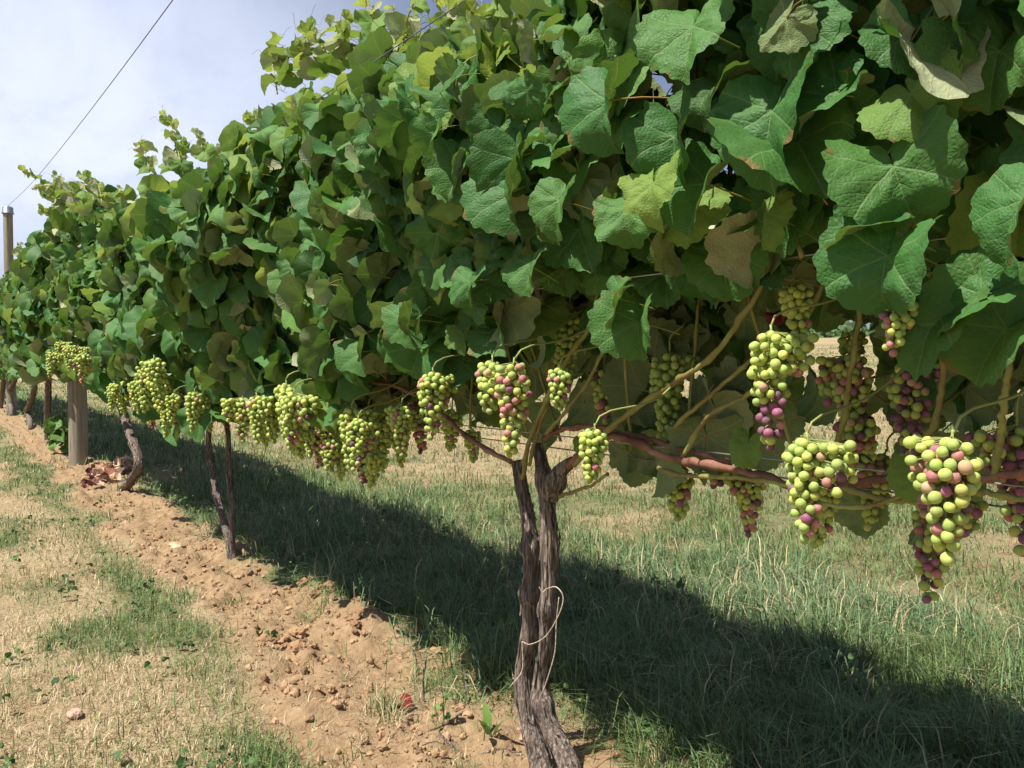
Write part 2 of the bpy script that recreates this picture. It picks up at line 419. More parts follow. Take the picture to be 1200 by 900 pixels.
def ground_z(X, Y):
    s = soil_mask(X, Y)
    big = 0.020 * fbm(X * 1.1, Y * 1.1, 0, 5, 3)
    lump = np.abs(fbm(X * 7.0, Y * 7.0, 0, 31, 4, 0.55))
    z = big + s * (0.030 * lump + 0.012 * fbm(X * 26, Y * 26, 0, 77, 3) - 0.015)
    z = z + 0.035 * np.exp(-((Y - 0.12 - 0.05 * fbm(X * 2.2, 0, 0, 9, 2)) / 0.07) ** 2) * (0.5 + 0.8 * vnoise(X * 3.1, 0, 0, 12))
    z = z + (1 - s) * 0.008 * fbm(X * 9, Y * 9, 0, 61, 3)
    z = z + 0.055 * np.maximum(Y - 5.0, 0) * sstep(Y, 5, 30) * (1 - 0.55 * sstep(Y, 40, 160))
    return z
def make_ground():
    gx = grow(-4.6, 1.6, 0.016, 420, 1.05); gy = grow(-1.0, 1.6, 0.016, 420, 1.07)
    X, Y = np.meshgrid(gx, gy, indexing='ij'); Z = ground_z(X, Y)
    s = soil_mask(X, Y); g = green_mask(X, Y) * (1 - s)
    st = np.clip((1 - s) * (0.75 + 0.4 * fbm(X * 2, Y * 2, 0, 91, 3)), 0, 1)
    V = np.stack([X, Y, Z], -1).reshape(-1, 3); ny = len(gy)
    i = np.arange(len(gx) - 1)[:, None] * ny; j = np.arange(ny - 1)[None, :]
    F = np.stack([i + j, i + ny + j, i + ny + j + 1, i + j + 1], -1).reshape(-1, 4)
    o = build('ground', V, [F], M_GROUND, None, {'zone': np.stack([s, g, st], -1).reshape(-1, 3)})
    tag(o, kind='structure')
make_ground()

# ------------------------------------------------------------------ posts
def gz(x, y): return float(ground_z(np.array([x]), np.array([y]))[0])
def round_post(name, x, y, h, r, seed, label, cat, lean=(0, 0), cap=False):
    z0 = gz(x, y)
    e = empty(name, (x, y, z0), label, cat)
    t = np.linspace(-0.15, h, 60)
    pts = np.stack([lean[0] * t, lean[1] * t, t], -1)
    def disp(th, L): return r * (0.035 * fbm(np.cos(th) * 1.5, np.sin(th) * 1.5, L * 0.8, seed, 3) + 0.03 * vnoise(np.cos(th) * 9, np.sin(th) * 9, L * 0.6, seed + 3))
    v, f, a = tube(pts, np.full(60, r) * np.linspace(1.03, 0.97, 60), 40, disp)
    build('shaft', v, f, M_TIMBER, e)
    if cap:
        tp = np.array([lean[0] * h, lean[1] * h, h])
        prof = [(0.0, 0.055), (0.4 * r, 0.05), (0.95 * r, 0.035), (1.12 * r, 0.02), (1.14 * r, -0.055), (1.32 * r, -0.07), (1.32 * r, -0.078), (1.06 * r, -0.07)]
        n = 28; th = np.linspace(0, 2 * math.pi, n, endpoint=False)
        V = np.concatenate([np.stack([p[0] * np.cos(th), p[0] * np.sin(th), np.full(n, p[1])], -1) for p in prof]) + tp
        i = np.arange(len(prof) - 1)[:, None] * n; j = np.arange(n)[None, :]
        build('metal_cap', V, [np.stack([i + j, i + n + j, i + n + (j + 1) % n, i + (j + 1) % n], -1).reshape(-1, 4)], M_STEEL, e)
    return e
pp = at_ground(92, 545)
round_post('wooden_post', pp[0], pp[1], 2.40, 0.072, 4, 'thick grey weathered wooden post with a vine sprawling over its top', 'post')
POLE_X, POLE_H = -15.2, 3.46
round_post('tall_pole', POLE_X, 0.02, POLE_H, 0.073, 9, 'tall distant wooden pole with a metal cap, rising above the vines', 'pole', (0.012, -0.004), True)

# ------------------------------------------------------------------ wires
def wire(name, pts, r, mat, label, n=120, sides=6):
    p = resample(pts, n); loc = p[0]
    v, f, a = tube(p, r, sides); o = build(name, v, f, mat, None, None, True, loc)
    return tag(o, label, 'wire')
def sag(x0, x1, y, z0, z1, d, k=9):
    t = np.linspace(0, 1, k); return np.stack([x0 + (x1 - x0) * t, np.full(k, y), z0 + (z1 - z0) * t - d * 4 * t * (1 - t)], -1)
wire('trellis_wire', sag(2.6, -16.3, -0.035, 0.745, 0.70, 0.015), 0.0014, M_STEEL, 'bright steel wire running along the reddish canes through the grapes')
wire('trellis_wire', sag(2.6, -16.3, 0.03, 0.705, 0.68, 0.012), 0.0014, M_WIRE, 'dark lower wire just under the reddish canes and trunk heads')
wire('trellis_wire', sag(2.6, -16.3, -0.16, 1.02, 1.02, 0.01), 0.0015, M_STEEL, 'steel wire among the big leaves, above the grape clusters')
wire('trellis_wire', sag(2.6, -16.3, -0.27, 1.53, 1.70, 0.03), 0.0013, M_WIRE, 'dark wire crossing the upper leaves just under the vine tops')
w0 = np.array([[2.4, 0.0, 2.72], [-3.35, 0.0, 2.80], [-10.0, 0.0, 3.10], [POLE_X + 0.044, 0.0, POLE_H + 0.03]])
wire('overhead_wire', w0, 0.0032, M_WIRE, 'thin dark wire slanting across the open sky to the capped pole', 200)
def clip():
    p = at(997, 536, -0.037); a = Acc()
    v, f, t = tube(p + np.array([[-0.012, 0, 0], [0.012, 0, 0]]), 0.0035, 10); a.add(v, f)
    v, f, t = tube(resample(p + np.array([[0.008, 0, 0], [0.02, -0.003, 0.006], [0.034, -0.004, -0.001]]), 8), 0.0016, 6); a.add(v, f)
    tag(a.build('wire_clip', M_BLACK, None, loc=p), 'small black plastic clip gripping the bright steel wire', 'clip')
    p = at(1150, 300, -0.162); a = Acc(); q = np.random.default_rng(3)
    for i in range(9):
        d = q.normal(0, 0.006, (4, 3)); d[:, 2] -= np.array([0, .006, .013, .02]) * q.uniform(.5, 1); v, f, t = tube(resample(p + d, 10), 0.0009, 5); a.add(v, f)
    v, f, t = tube(resample(np.stack([p[0] + np.linspace(-.012, .012, 40), p[1] + .003 * np.cos(np.arange(40) * 1.6), p[2] + .003 * np.sin(np.arange(40) * 1.6)], -1), 80), 0.001, 5); a.add(v, f)
    tag(a.build('wire_knot', M_STEEL, None, loc=p), 'twisted silver wire knot with loose ends among the big leaves', 'wire knot')
clip()

# ------------------------------------------------------------------ leaves
ANG = np.array([0, 9, 20, 30, 40, 50, 60, 72, 84, 96, 108, 120, 134, 148, 160, 170, 177, 180.0])
RAD = np.array([.745, .705, .655, .622, .625, .655, .655, .628, .605, .60, .605, .58, .545, .505, .43, .32, .16, .05])
def leaf_template(lod, seed):
    q = np.random.default_rng(seed)
    nr, na = ((12, 98), (7, 50), (3, 20))[lod]
    th = np.linspace(-180, 180, na)
    lob = q.uniform(-0.04, 0.035) + (0.05 if seed % 5 == 0 else 0); asym = q.uniform(-0.07, 0.07)
    r0 = np.interp(np.abs(th), ANG, RAD)
    r0 = r0 * (1 + lob * np.cos(R(1) * th * 360 / 52) * (np.abs(th) < 130)) * (1 + asym * np.sign(th) * sstep(np.abs(th), 5, 60))
    if lod < 2:
        sw = (np.abs(th) / 360 * (24 if lod == 0 else 14) * 1.0) % 1.0
        r0 = r0 * (1 + (0.085 if lod == 0 else 0.07) * (np.abs(sw - 0.5) * 2 - 0.5) * sstep(180 - np.abs(th), 10, 40))
    t = np.linspace(0, 1, nr + 1)[1:] ** 0.9
    TH, T = np.meshgrid(R(1) * th, t); RR = r0[None, :] * T
    x = RR * np.sin(TH); y = RR * np.cos(TH)
    ax = np.abs(x)
    fold = q.choice([0.55, 0.3, 0.85, -0.25, 0.5, 1.15]) + q.normal(0, 0.1)
    if seed - 1 in (2, 5, 7, 10): fold = q.uniform(.75, 1.15)
    z = fold * ax * (0.7 + 0.5 * ax)
    z = z - q.uniform(0.2, 0.95) * RR ** 2 * (0.6 + 0.4 * np.sin(TH + q.uniform(0, 6)))
    z = z + q.uniform(0.03, 0.095) * np.sin(TH * q.integers(3, 6) + q.uniform(0, 6)) * T ** 2.5
    z = z + q.uniform(0.01, 0.035) * np.sin(TH * q.integers(8, 13) + q.uniform(0, 6)) * T ** 4
    z = z + 0.05 * fbm(x * 3 + seed, y * 3, 0, seed, 2) * T
    best = np.full_like(x, 9.0)
    for d in (0, 52, 108):
        al = ax * math.sin(R(d)) + y * math.cos(R(d)); pe = np.abs(ax * math.cos(R(d)) - y * math.sin(R(d))); best = np.minimum(best, np.where(al > 0, pe, 9))
    if lod < 2:
        z = z + 0.030 * (np.minimum(best, 0.12) / 0.12 - 1) * sstep(T, 0.0, 0.3)
        z = z + 0.022 * fbm(x * 9 + 3 * seed, y * 9, 0, seed + 5, 2) * sstep(T, 0, 0.3)
    # the blade bends along its length, the rim of one side may roll under
    k = q.uniform(-1.1, 0.25) if seed % 3 else q.uniform(-1.6, -0.7)
    yy = y; y = np.where(np.abs(k) > 1e-3, np.sin(k * yy) / k, yy) - z * np.sin(k * yy); z = (1 - np.cos(k * yy)) / k + z * np.cos(k * yy)
    if seed % 4 == 0:
        side = q.choice([-1, 1]); c = 0.22
        over = np.maximum(side * x - c, 0); x = np.where(over > 0, side * (c + np.sin(over * 3.2) / 3.2), x); z = z - (1 - np.cos(over * 3.2)) / 3.2
    V = np.stack([x, y, z], -1).reshape(-1, 3); V = np.vstack([V, [[0, 0, 0]]])
    A = np.stack([RR * np.sin(TH), RR * np.cos(TH), T], -1).reshape(-1, 3); A = np.vstack([A, [[0, 0, 0]]])
    i = np.arange(nr - 1)[:, None] * na; j = np.arange(na - 1)[None, :]
    F = np.stack([i + j, i + na + j, i + na + j + 1, i + j + 1], -1).reshape(-1, 4)
    # counter-clockwise seen from +z: ring inward -> outward with theta rising clockwise
    jj = np.arange(na - 1); C = np.stack([np.full(na - 1, nr * na), jj, jj + 1], -1)
    n = np.cross(V[F[:, 1]] - V[F[:, 0]], V[F[:, 3]] - V[F[:, 0]])[:, 2].mean()
    if n < 0: F = F[:, ::-1]
    nc = np.cross(V[C[:, 1]] - V[C[:, 0]], V[C[:, 2]] - V[C[:, 0]])[:, 2].mean()
    if nc < 0: C = C[:, ::-1]
    return V, F, C, A
NVAR = 14
TEMPL = {(l, s): leaf_template(l, s + 1) for l in range(3) for s in range(NVAR)}

class Leaves:
    """gathers leaf placements, then grows them (and the near petioles) into meshes"""
    def __init__(s): s.P, s.N, s.T, s.S, s.v, s.d, s.var = [], [], [], [], [], [], []
    def add(s, P, N, T, size, var, variant=None, droop=None):
        s.P.append(P); s.N.append(N); s.T.append(T); s.S.append(size); s.var.append(var)
        s.v.append(rng.integers(0, NVAR, len(P)) if variant is None else np.full(len(P), variant))
    def grow(s, vine, petioles=True, seed=0, lod_shift=0):
        q = np.random.default_rng(seed)
        P, N, T, S, var, vv = [np.concatenate(a) for a in (s.P, s.N, s.T, s.S, s.var, s.v)]; base = np.array(vine.location)
        N = unit(N); T = unit(T - N * np.sum(T * N, -1, keepdims=True)); B = np.cross(T, N)
        M = np.stack([B, T, N], -1)
        px, py, d = project(P); dist = np.linalg.norm(P - CAMP, axis=1)
        seen = (px > -150) & (px < 1350) & (py > -150) & (d > 0.1)
        lod = np.where(seen & (dist < 1.75), 0, np.where(seen & (dist < 7.5), 1, 2)) + lod_shift
        lod = np.clip(lod, 0, 2)
        acc = Acc()
        for l in range(3):
            for k in range(NVAR):
                idx = np.where((lod == l) & (vv == k))[0]
                if not len(idx): continue
                V, F, C, A = TEMPL[(l, k)]; n = len(V)
                W_ = np.einsum('kij,nj->kni', M[idx], V) * S[idx][:, None, None] + P[idx][:, None, :]
                off = (np.arange(len(idx)) * n)[:, None, None]
                acc.add(W_.reshape(-1, 3) - base, [(F[None] + off).reshape(-1, 4), (C[None] + off).reshape(-1, 3)],
                        leafco=np.tile(A, (len(idx), 1)), leafvar=np.repeat(var[idx], n, 0))
        acc.build('foliage', M_LEAF, vine)
        if petioles:
            pa = Acc()
            for i in np.where(seen & (dist < 3.4))[0]:
                L = S[i] * q.uniform(0.5, 0.9); dirn = unit(-0.75 * T[i] * q.uniform(0.2, 1) - 0.5 * N[i] + np.array([q.normal(0, .25), 0.5, q.normal(-.1, .3)]))
                p = np.stack([P[i], P[i] + dirn * L * 0.5 - N[i] * 0.12 * L, P[i] + dirn * L + np.array([0, 0.02, -0.15 * L])])
                v, f, a = tube(resample(p, 5), 0.0016 * S[i] / 0.14, 5 if dist[i] < 1.9 else 4, None, False)
                c = np.array([0.30, 0.30, 0.075]) if q.random() < 0.75 else np.array([0.36, 0.20, 0.07])
                pa.add(v - base, f, tint=c * q.uniform(0.7, 1.15))
            if pa.n: pa.build('leaf_stalks', M_STEM, vine)['kind'] = 'stuff'

BX = np.array([-30, -16, -11, -9, -7.6, -7, -6.2, -5.4, -4.8, -4.0, -3.4, -2.8, -2.4, -1.9, -1.4, -1.0, -0.5, -0.1, 0.2, 0.5, 1.0, 1.6])
BOT = np.array([.74, .74, .74, .78, .84, .88, .84, .79, .77, .75, .72, .67, .66, .69, .72, .75, .80, .85, .88, .96, .99, .97])
SIL = [(640, 52), (580, 48), (500, 42), (430, 30), (380, 45), (340, 72), (318, 125), (300, 168), (270, 196), (240, 198), (215, 195), (190, 205), (170, 220), (150, 238), (130, 245), (115, 247), (100, 226), (85, 222), (72, 232), (60, 262), (45, 290), (25, 305), (0, 322)]
_s = np.array([at(px, py, -0.22) for px, py in SIL]); _o = np.argsort(_s[:, 0])
TX = np.concatenate([[-60], _s[_o, 0], [0.15, 0.5, 1.0, 1.6]]); TOP = np.concatenate([[2.0], np.clip(_s[_o, 2], 1.4, 2.7) - 0.05 - 0.04 * sstep(-_s[_o, 0], 1.3, 1.8), [1.60, 1.72, 1.84, 1.85]])
def zb(X): return np.interp(X, BX, BOT)
def zt(X): return np.interp(X, TX, TOP) + (0.06 + 0.07 * sstep(X, -.6, -.1)) * fbm(np.asarray(X) * 2.4, 0.3, 0, 83, 3)
def halfw(X, z):
    u = (z - zb(X)) / (zt(X) - zb(X))
    w = np.interp(u, [-.2, 0, .15, .4, .7, .9, 1.0, 1.2], [.10, .19, .27, .34, .34, .25, .12, .05])
    return w * (1 + 0.38 * fbm(X * 2.1, z * 2.3, 0, 71, 3)) + 0.12 * np.exp(-((X + 7.2) / 1.0) ** 2)
def jit(n, s): return rng.normal(0, s, (n, 3))
def leafvar(n, yel, yp, pale=0.0):
    y = np.where(rng.random(n) < yp, rng.uniform(0.25, 1, n), rng.uniform(0, 0.12, n)) * yel
    return np.stack([np.clip(rng.normal(0.45, 0.24, n), 0, 1), np.clip(y, 0, 1), np.where(rng.random(n) < pale, rng.uniform(0.4, 1, n), 0.0)], -1)
def canopy(lv, x0, x1, nf, nt, ni, nb, keep=None, size=(0.085, 0.155)):
    def sz(n): return rng.uniform(size[0], size[1], n) * rng.choice([1, 1, 1, 0.8, 1.1], n)
    def put(P, N, T, S, var):
        ok = np.ones(len(P), bool) if keep is None else keep(P)
        lv.add(P[ok], N[ok], T[ok], S[ok], var[ok])
    # sunlit face: blades shingled, tips down, faces to the light
    X = rng.uniform(x0, x1, nf); u = rng.random(nf); z = zb(X) + (zt(X) - zb(X)) * u + rng.normal(0, 0.03, nf) + 0.04
    P = np.stack([X, -halfw(X, z) + np.abs(rng.normal(0, 0.10, nf)), z], -1)
    N = np.stack([0 * X, -1.0 + 0 * X, 0.35 + 0.5 * u], -1) + jit(nf, 0.52)
    flip = rng.random(nf) < 0.05; N[flip] *= np.array([1, -0.9, -0.4])
    T = np.array([0, 0, -1.0]) + jit(nf, 0.45) * np.array([1, .6, 1])
    put(P, N, T, sz(nf), leafvar(nf, 0.85, 0.09 + 0.36 * sstep(u, .55, 1), 0.3))
    # top: ragged, blades stand every way, undersides show pale
    X = rng.uniform(x0, x1, nt); w = rng.uniform(-1, 0.9, nt); z = zt(X) + rng.normal(0, 0.065, nt) - 0.12 * np.abs(w)
    P = np.stack([X, 0.2 * w, z], -1)
    N = np.stack([0 * X, 0.9 * w, 0.7 + 0 * X], -1) + jit(nt, 0.7)
    flip = rng.random(nt) < 0.42; N[flip] = -N[flip]
    T = np.stack([0 * X, 0.5 * w, -0.3 + 0 * X], -1) + jit(nt, 0.7)
    put(P, N, T, sz(nt) * rng.uniform(0.6, 1.0, nt), leafvar(nt, 1.0, 0.65, 0.8))
    # a loose fringe that hangs over the fruit
    n = int(19 * (x1 - x0)); X = rng.uniform(x0, x1, n); X = X[(X < -.45) & (fbm(X * 3.1, 0, 0, 15, 2) > -.15) & ((X < -1.95) | (X > -.95) | (rng.random(n) < .3))]; n = len(X); z = zb(X) + rng.uniform(-.06, .09, n)
    P = np.stack([X, -halfw(X, z) - rng.uniform(-.02, .07, n), z], -1)
    put(P, np.array([0, -1, .35]) + jit(n, .5), np.array([0, 0, -1.0]) + jit(n, .4), sz(n), leafvar(n, .8, .12, .3))
    # inside
    X = rng.uniform(x0, x1, ni); z = zb(X) + 0.06 + (zt(X) - zb(X) - 0.06) * rng.random(ni)
    P = np.stack([X, halfw(X, z) * rng.uniform(-0.6, 0.7, ni), z], -1)
    put(P, np.array([0, -0.5, 0.5]) + jit(ni, 0.7), np.array([0, 0, -0.8]) + jit(ni, 0.6), sz(ni) * 0.95, leafvar(ni, 0.7, 0.25))
    # far face
    X = rng.uniform(x0, x1, nb); lo = 0.02 + 0.19 * sstep(X, -0.6, 0.3); z = zb(X) - lo + (zt(X) - zb(X) + lo) * rng.random(nb) ** 1.25
    P = np.stack([X, halfw(X, z) * 0.95 - np.abs(rng.normal(0, 0.05, nb)), z], -1)
    put(P, np.array([0, 0.9, 0.5]) + jit(nb, 0.4), np.array([0, 0, -1.0]) + jit(nb, 0.45), sz(nb), leafvar(nb, 0.7, 0.15))

def shoot(lv, p0, p1, bend, n, s0, s1, stems):
    """a young shoot that runs out of the top, its leaves shrinking and paling to the tip; tendrils too"""
    p0, p1 = np.asarray(p0, float), np.asarray(p1, float)
    c = resample([p0, (p0 + p1) / 2 + np.asarray(bend), p1], max(n * 2, 8)); L = np.linalg.norm(p1 - p0)
    v, f, a = tube(c, np.linspace(0.0032, 0.0010, len(c)), 5); stems.add(v, f, tint=np.array([0.36, 0.30, 0.10]))
    for i in range(n):
        t = (i + 0.6) / n; p = c[int(t * (len(c) - 1))]; sg = 1 if i % 2 else -1
        side = unit(np.array([sg * rng.uniform(.3, 1), rng.normal(0, .6), rng.normal(.1, .3)]))
        sz = (s0 + (s1 - s0) * t) * rng.uniform(0.8, 1.15)
        q = p + side * sz * 0.35
        v, f, a = tube(resample([p, (p + q) / 2 + np.array([0, 0, .1 * sz]), q], 4), 0.0011, 4, None, False); stems.add(v, f, tint=np.array([0.36, 0.34, 0.10]))
        N = unit(np.array([rng.normal(0, .6), rng.normal(-.3, .5), rng.normal(.35, .6)])) * (1 if rng.random() < 0.62 else -1)
        lv.add(q[None], N[None], (side * 0.7 + np.array([0, 0, -0.5]))[None], np.array([sz]),
               np.array([[rng.uniform(.5, 1), min(1, 0.25 + 0.75 * t + rng.normal(0, .1)), rng.uniform(.3, 1)]]))
        if rng.random() < 0.4:
            k = np.linspace(0, 1, 12)[:, None]; d = unit(np.array([rng.normal(0, 1), rng.normal(0, .6), rng.normal(.4, .5)]))
            tp = p + d * k * rng.uniform(.06, .13) + np.stack([.012 * np.sin(k[:, 0] * 9), 0 * k[:, 0], .012 * np.cos(k[:, 0] * 9) - .012], -1)
            v, f, a = tube(tp, 0.0007, 4, None, False); stems.add(v, f, tint=np.array([0.40, 0.33, 0.13]))

# ------------------------------------------------------------------ grape clusters (a few kinds, shared by their copies)
GREEN = np.array([[0.47, 0.56, 0.08], [0.39, 0.52, 0.08], [0.56, 0.60, 0.10], [0.33, 0.46, 0.085]])
PINK = np.array([[0.50, 0.21, 0.17], [0.46, 0.14, 0.15], [0.52, 0.34, 0.18]])
PURP = np.array([[0.27, 0.055, 0.135], [0.19, 0.04, 0.10], [0.34, 0.085, 0.17], [0.13, 0.032, 0.08]])
def cluster_mesh(seed, L, wid, r, kind, sub, wing=True):
    q = np.random.default_rng(seed); pts = []; tries = 0
    while tries < 9000 and len(pts) < 105:
        tries += 1
        t = q.random() ** 0.85; prof = wid * (np.interp(t, [0, .12, .35, .75, 1], [.55, 1.0, .92, .55, .22]))
        a = q.uniform(0, 6.283); rr = prof * math.sqrt(q.uniform(0.12, 1))
        p = np.array([rr * math.cos(a), rr * math.sin(a), -0.03 - t * L])
        if wing and q.random() < 0.16: p = np.array([wid * 1.25 + q.normal(0, .011), q.normal(0, .011), -0.035 - abs(q.normal(0, .022))])
        if all(np.sum((p - o) ** 2) > (1.72 * r) ** 2 for o in pts): pts.append(p)
    a, st = Acc(), Acc(); V, F = ICO[sub]
    ax = resample([[0, 0, -0.012], [0.002, 0, -0.03], [-.002, .003, -0.03 - L * .5], [0, 0, -0.02 - L * .95]], 12)
    v, f, _ = tube(ax, np.linspace(0.0021, 0.001, 12), 6); st.add(v, f, tint=np.array([0.30, 0.36, 0.10]))
    for p in pts:
        t = np.clip((-p[2] - 0.03) / L, 0, 1); u = q.random()
        pr = {'green': (0.0, 0.03), 'pink': (0.03 + .06 * t, 0.13), 'mixed': (0.62 * sstep(t, .45, .7), 0.10), 'purple': (0.30, 0.18), 'blush': (0.03, 0.17)}[kind]
        c = PURP[q.integers(0, 4)] if u < pr[0] else PINK[q.integers(0, 3)] if u < pr[0] + pr[1] else GREEN[q.integers(0, 4)]
        c = c * q.uniform(0.82, 1.12); sc = r * q.uniform(0.86, 1.08)
        out = unit(np.array([p[0], p[1], -0.01 + q.normal(0, .01)]) + 1e-6)
        zc = V @ out                                             # the blossom end points outward
        a.add(V * sc * (1 + q.uniform(-.02, .12) * zc[:, None] ** 2) * (1 + q.normal(0, .035, 3)) + p, F, tint=c, spot=np.stack([zc, 0 * zc + (q.random() < .5) * (kind != 'green') * q.random(), 0 * zc + (c[1] > c[0] * .85)], -1))
        b = np.array([0, 0, min(p[2] + 0.012, -0.01)])
        v, f, _ = tube([b, (b + p) / 2 + np.array([0, 0, .002]), p], 0.0008, 4, None, False); st.add(v, f, tint=np.array([0.32, 0.36, 0.11]))
    return a, st
KINDS = {}
def cluster_data(kind, k, sub):
    key = (kind, k, sub)
    if key not in KINDS:
        L = (0.110, 0.152, 0.19)[k]; w = (0.029, 0.031, 0.035)[k]
        a, st = cluster_mesh(100 + k * 7 + hash(kind) % 1 + {'green': 1, 'pink': 2, 'mixed': 3, 'purple': 4, 'blush': 5}[kind] * 31, L, w, 0.0082, kind, sub, k > 0)
        o = a.build('grape_cluster', M_BERRY); s = st.build('cluster_stalk', M_STEM)
        KINDS[key] = (o.data, s.data); bpy.data.objects.remove(o); bpy.data.objects.remove(s)
    return KINDS[key]
LAB = {'green': 'pale green grape cluster', 'pink': 'green grape cluster with a few pink berries', 'mixed': 'grape cluster turning purple at its lower end',
       'purple': 'purple ripening grape cluster', 'blush': 'grape cluster of green and blushing pink berries'}
def cluster(vine, pos, kind, k, scale=1.0, rz=None, tilt=0.0, near=True, label=True):
    me, sme = cluster_data(kind, k, 2 if near else 1)
    o = bpy.data.objects.new('grape_cluster', me); COL.objects.link(o); o.parent = vine
    o.location = Vector(pos) - vine.location; o.scale = (scale,) * 3
    o.rotation_euler = (rng.normal(0, .08), tilt + rng.normal(0, .06), rng.uniform(0, 6.28) if rz is None else rz)
    if label: o['label'] = LAB[kind]
    s = bpy.data.objects.new('cluster_stalk', sme); COL.objects.link(s); s.parent = o
    if near:                                                   # the stalk arches back to the cane it grew from
        e = o.rotation_euler.to_matrix().inverted(); y1 = max(0.02, -0.05 - pos[1])
        w = np.array([[0, 0, -.012], [0, .10 * y1, .008], [rng.normal(0, .01), .5 * y1 + .01, .028], [rng.normal(0, .02), y1 + .02, .035 + .25 * y1]])
        w = np.array([e @ Vector(p) for p in w]) / scale
        tv, tf, _ = tube(resample(w, 14), np.linspace(.0020, .0026, 14), 6)
        pd = build('peduncle', tv, tf, M_STEM, o, {'tint': np.tile(np.array([[.27, .30, .09]]) * rng.uniform(.8, 1.2), (len(tv), 1))})

# ------------------------------------------------------------------ wood
def trunk(vine, pts, r, seed, burls=(), name='trunk', n=150, sides=56):
    p = resample(pts, n); q = np.random.default_rng(seed)
    L = np.linalg.norm(np.diff(p, axis=0), axis=1).sum()
    rad = np.interp(np.linspace(0, 1, n), np.linspace(0, 1, len(r)), r)
    for (t, amp, wd) in burls: rad = rad * (1 + amp * np.exp(-((np.linspace(0, 1, n) - t) / wd) ** 2))
    rm = float(np.mean(r))
    def disp(th, Ln):
        tw = th + Ln * 2.2
        ridg = np.abs(fbm(np.cos(tw) * 3.2, np.sin(tw) * 3.2, Ln * 3.0, seed, 3))
        fine = vnoise(np.cos(tw) * 11, np.sin(tw) * 11, Ln * 9, seed + 9)
        knob = fbm(np.cos(th) * 1.3, np.sin(th) * 1.3, Ln * 16, seed + 21, 2)
        return rm * (0.34 * ridg - 0.20 + 0.07 * fine + 0.14 * knob)
    v, f, a = tube(p, rad, sides, disp)
    ac = Acc(); ac.add(v, f, barkco=a)
    # peeling strips of bark
    for i in range(int(L * 75)):
        k = q.integers(2, n - 26); m_ = q.integers(9, 24); th = q.uniform(0, 6.28)
        T = unit(p[k + 1] - p[k]); sd = unit(np.cross(T, np.array([math.cos(th), math.sin(th), 0.1])))
        bb = np.cross(T, sd); t = np.linspace(0, 1, m_)[:, None]
        lift = rm * (0.98 + 0.50 * np.abs(t - .45) ** 1.5 * q.uniform(0, 2.2)); wv = rm * q.uniform(.07, .20)
        c = p[k:k + m_] + sd * lift * (rad[k:k + m_, None] / rm)
        V = np.concatenate([c - bb * wv, c + bb * wv + sd * wv * .5]); j = np.arange(m_ - 1)
        ac.add(V, np.stack([j, j + 1, j + 1 + m_, j + m_], -1), barkco=np.zeros(3))
    return ac.build(name, M_BARK, vine)
def rel(vine, pts): return np.asarray(pts, float) - np.array(vine.location)
def cane(vine, pts, r0, r1, mat, name='cane', sides=9, nodes=True, n=46):
    p = resample(rel(vine, pts), n); q = np.random.default_rng(int(abs(p[0][0] * 1000)) % 9999)
    r0, r1 = r0 * .78, r1 * .78; rad = np.linspace(r0, r1, n)
    if nodes:
        for t in np.arange(0.08, 1, 0.085 / max(np.linalg.norm(np.diff(p, axis=0), axis=1).sum(), .1)): rad = rad * (1 + 0.45 * np.exp(-((np.linspace(0, 1, n) - t - q.normal(0, .01)) / 0.018) ** 2))
    p = p + q.normal(0, r0 * 0.16, p.shape) + r0 * 0.4 * np.stack([vnoise(np.arange(n) * .22, 3.1 * j, 0, 5 + j) for j in range(3)], -1)
    v, f, a = tube(p, rad, sides); return build(name, v, f, mat, vine)

GROUP = 'grapevines trained along the trellis row'
def vine_root(x, label): return empty('grapevine', (x, 0.0, 0.0), label, 'grapevine', GROUP)
def px_path(pts, Y=0.0):
    return np.array([at(p[0], p[1], p[2] if len(p) > 2 else Y) for p in pts])
def trunk_px(vine, pts, rpx, seed, burls=(), **kw):
    P = px_path(pts); d = project(P)[2]
    P[-1, 2] = min(P[-1, 2], gz(P[-1, 0], P[-1, 1]) - 0.03)
    return trunk(vine, rel(vine, P), np.array(rpx) * d / FPX, seed, burls, **kw)
def random_canes(vine, x0, x1, n, r=0.0042):
    for i in range(n):
        x = x0 + (x1 - x0) * (i + rng.random()) / n; y = rng.uniform(-0.12, 0.10); top = zt(x) - rng.uniform(0.05, 0.3)
        dx = rng.normal(0, 0.16)
        cane(vine, [(x, rng.uniform(-.03, .03), 0.72), (x + dx * .3, y * .8, 0.72 + (top - .72) * .4), (x + dx, y * 1.3, top)], r, r * 0.6, M_CANE, sides=6, n=30)

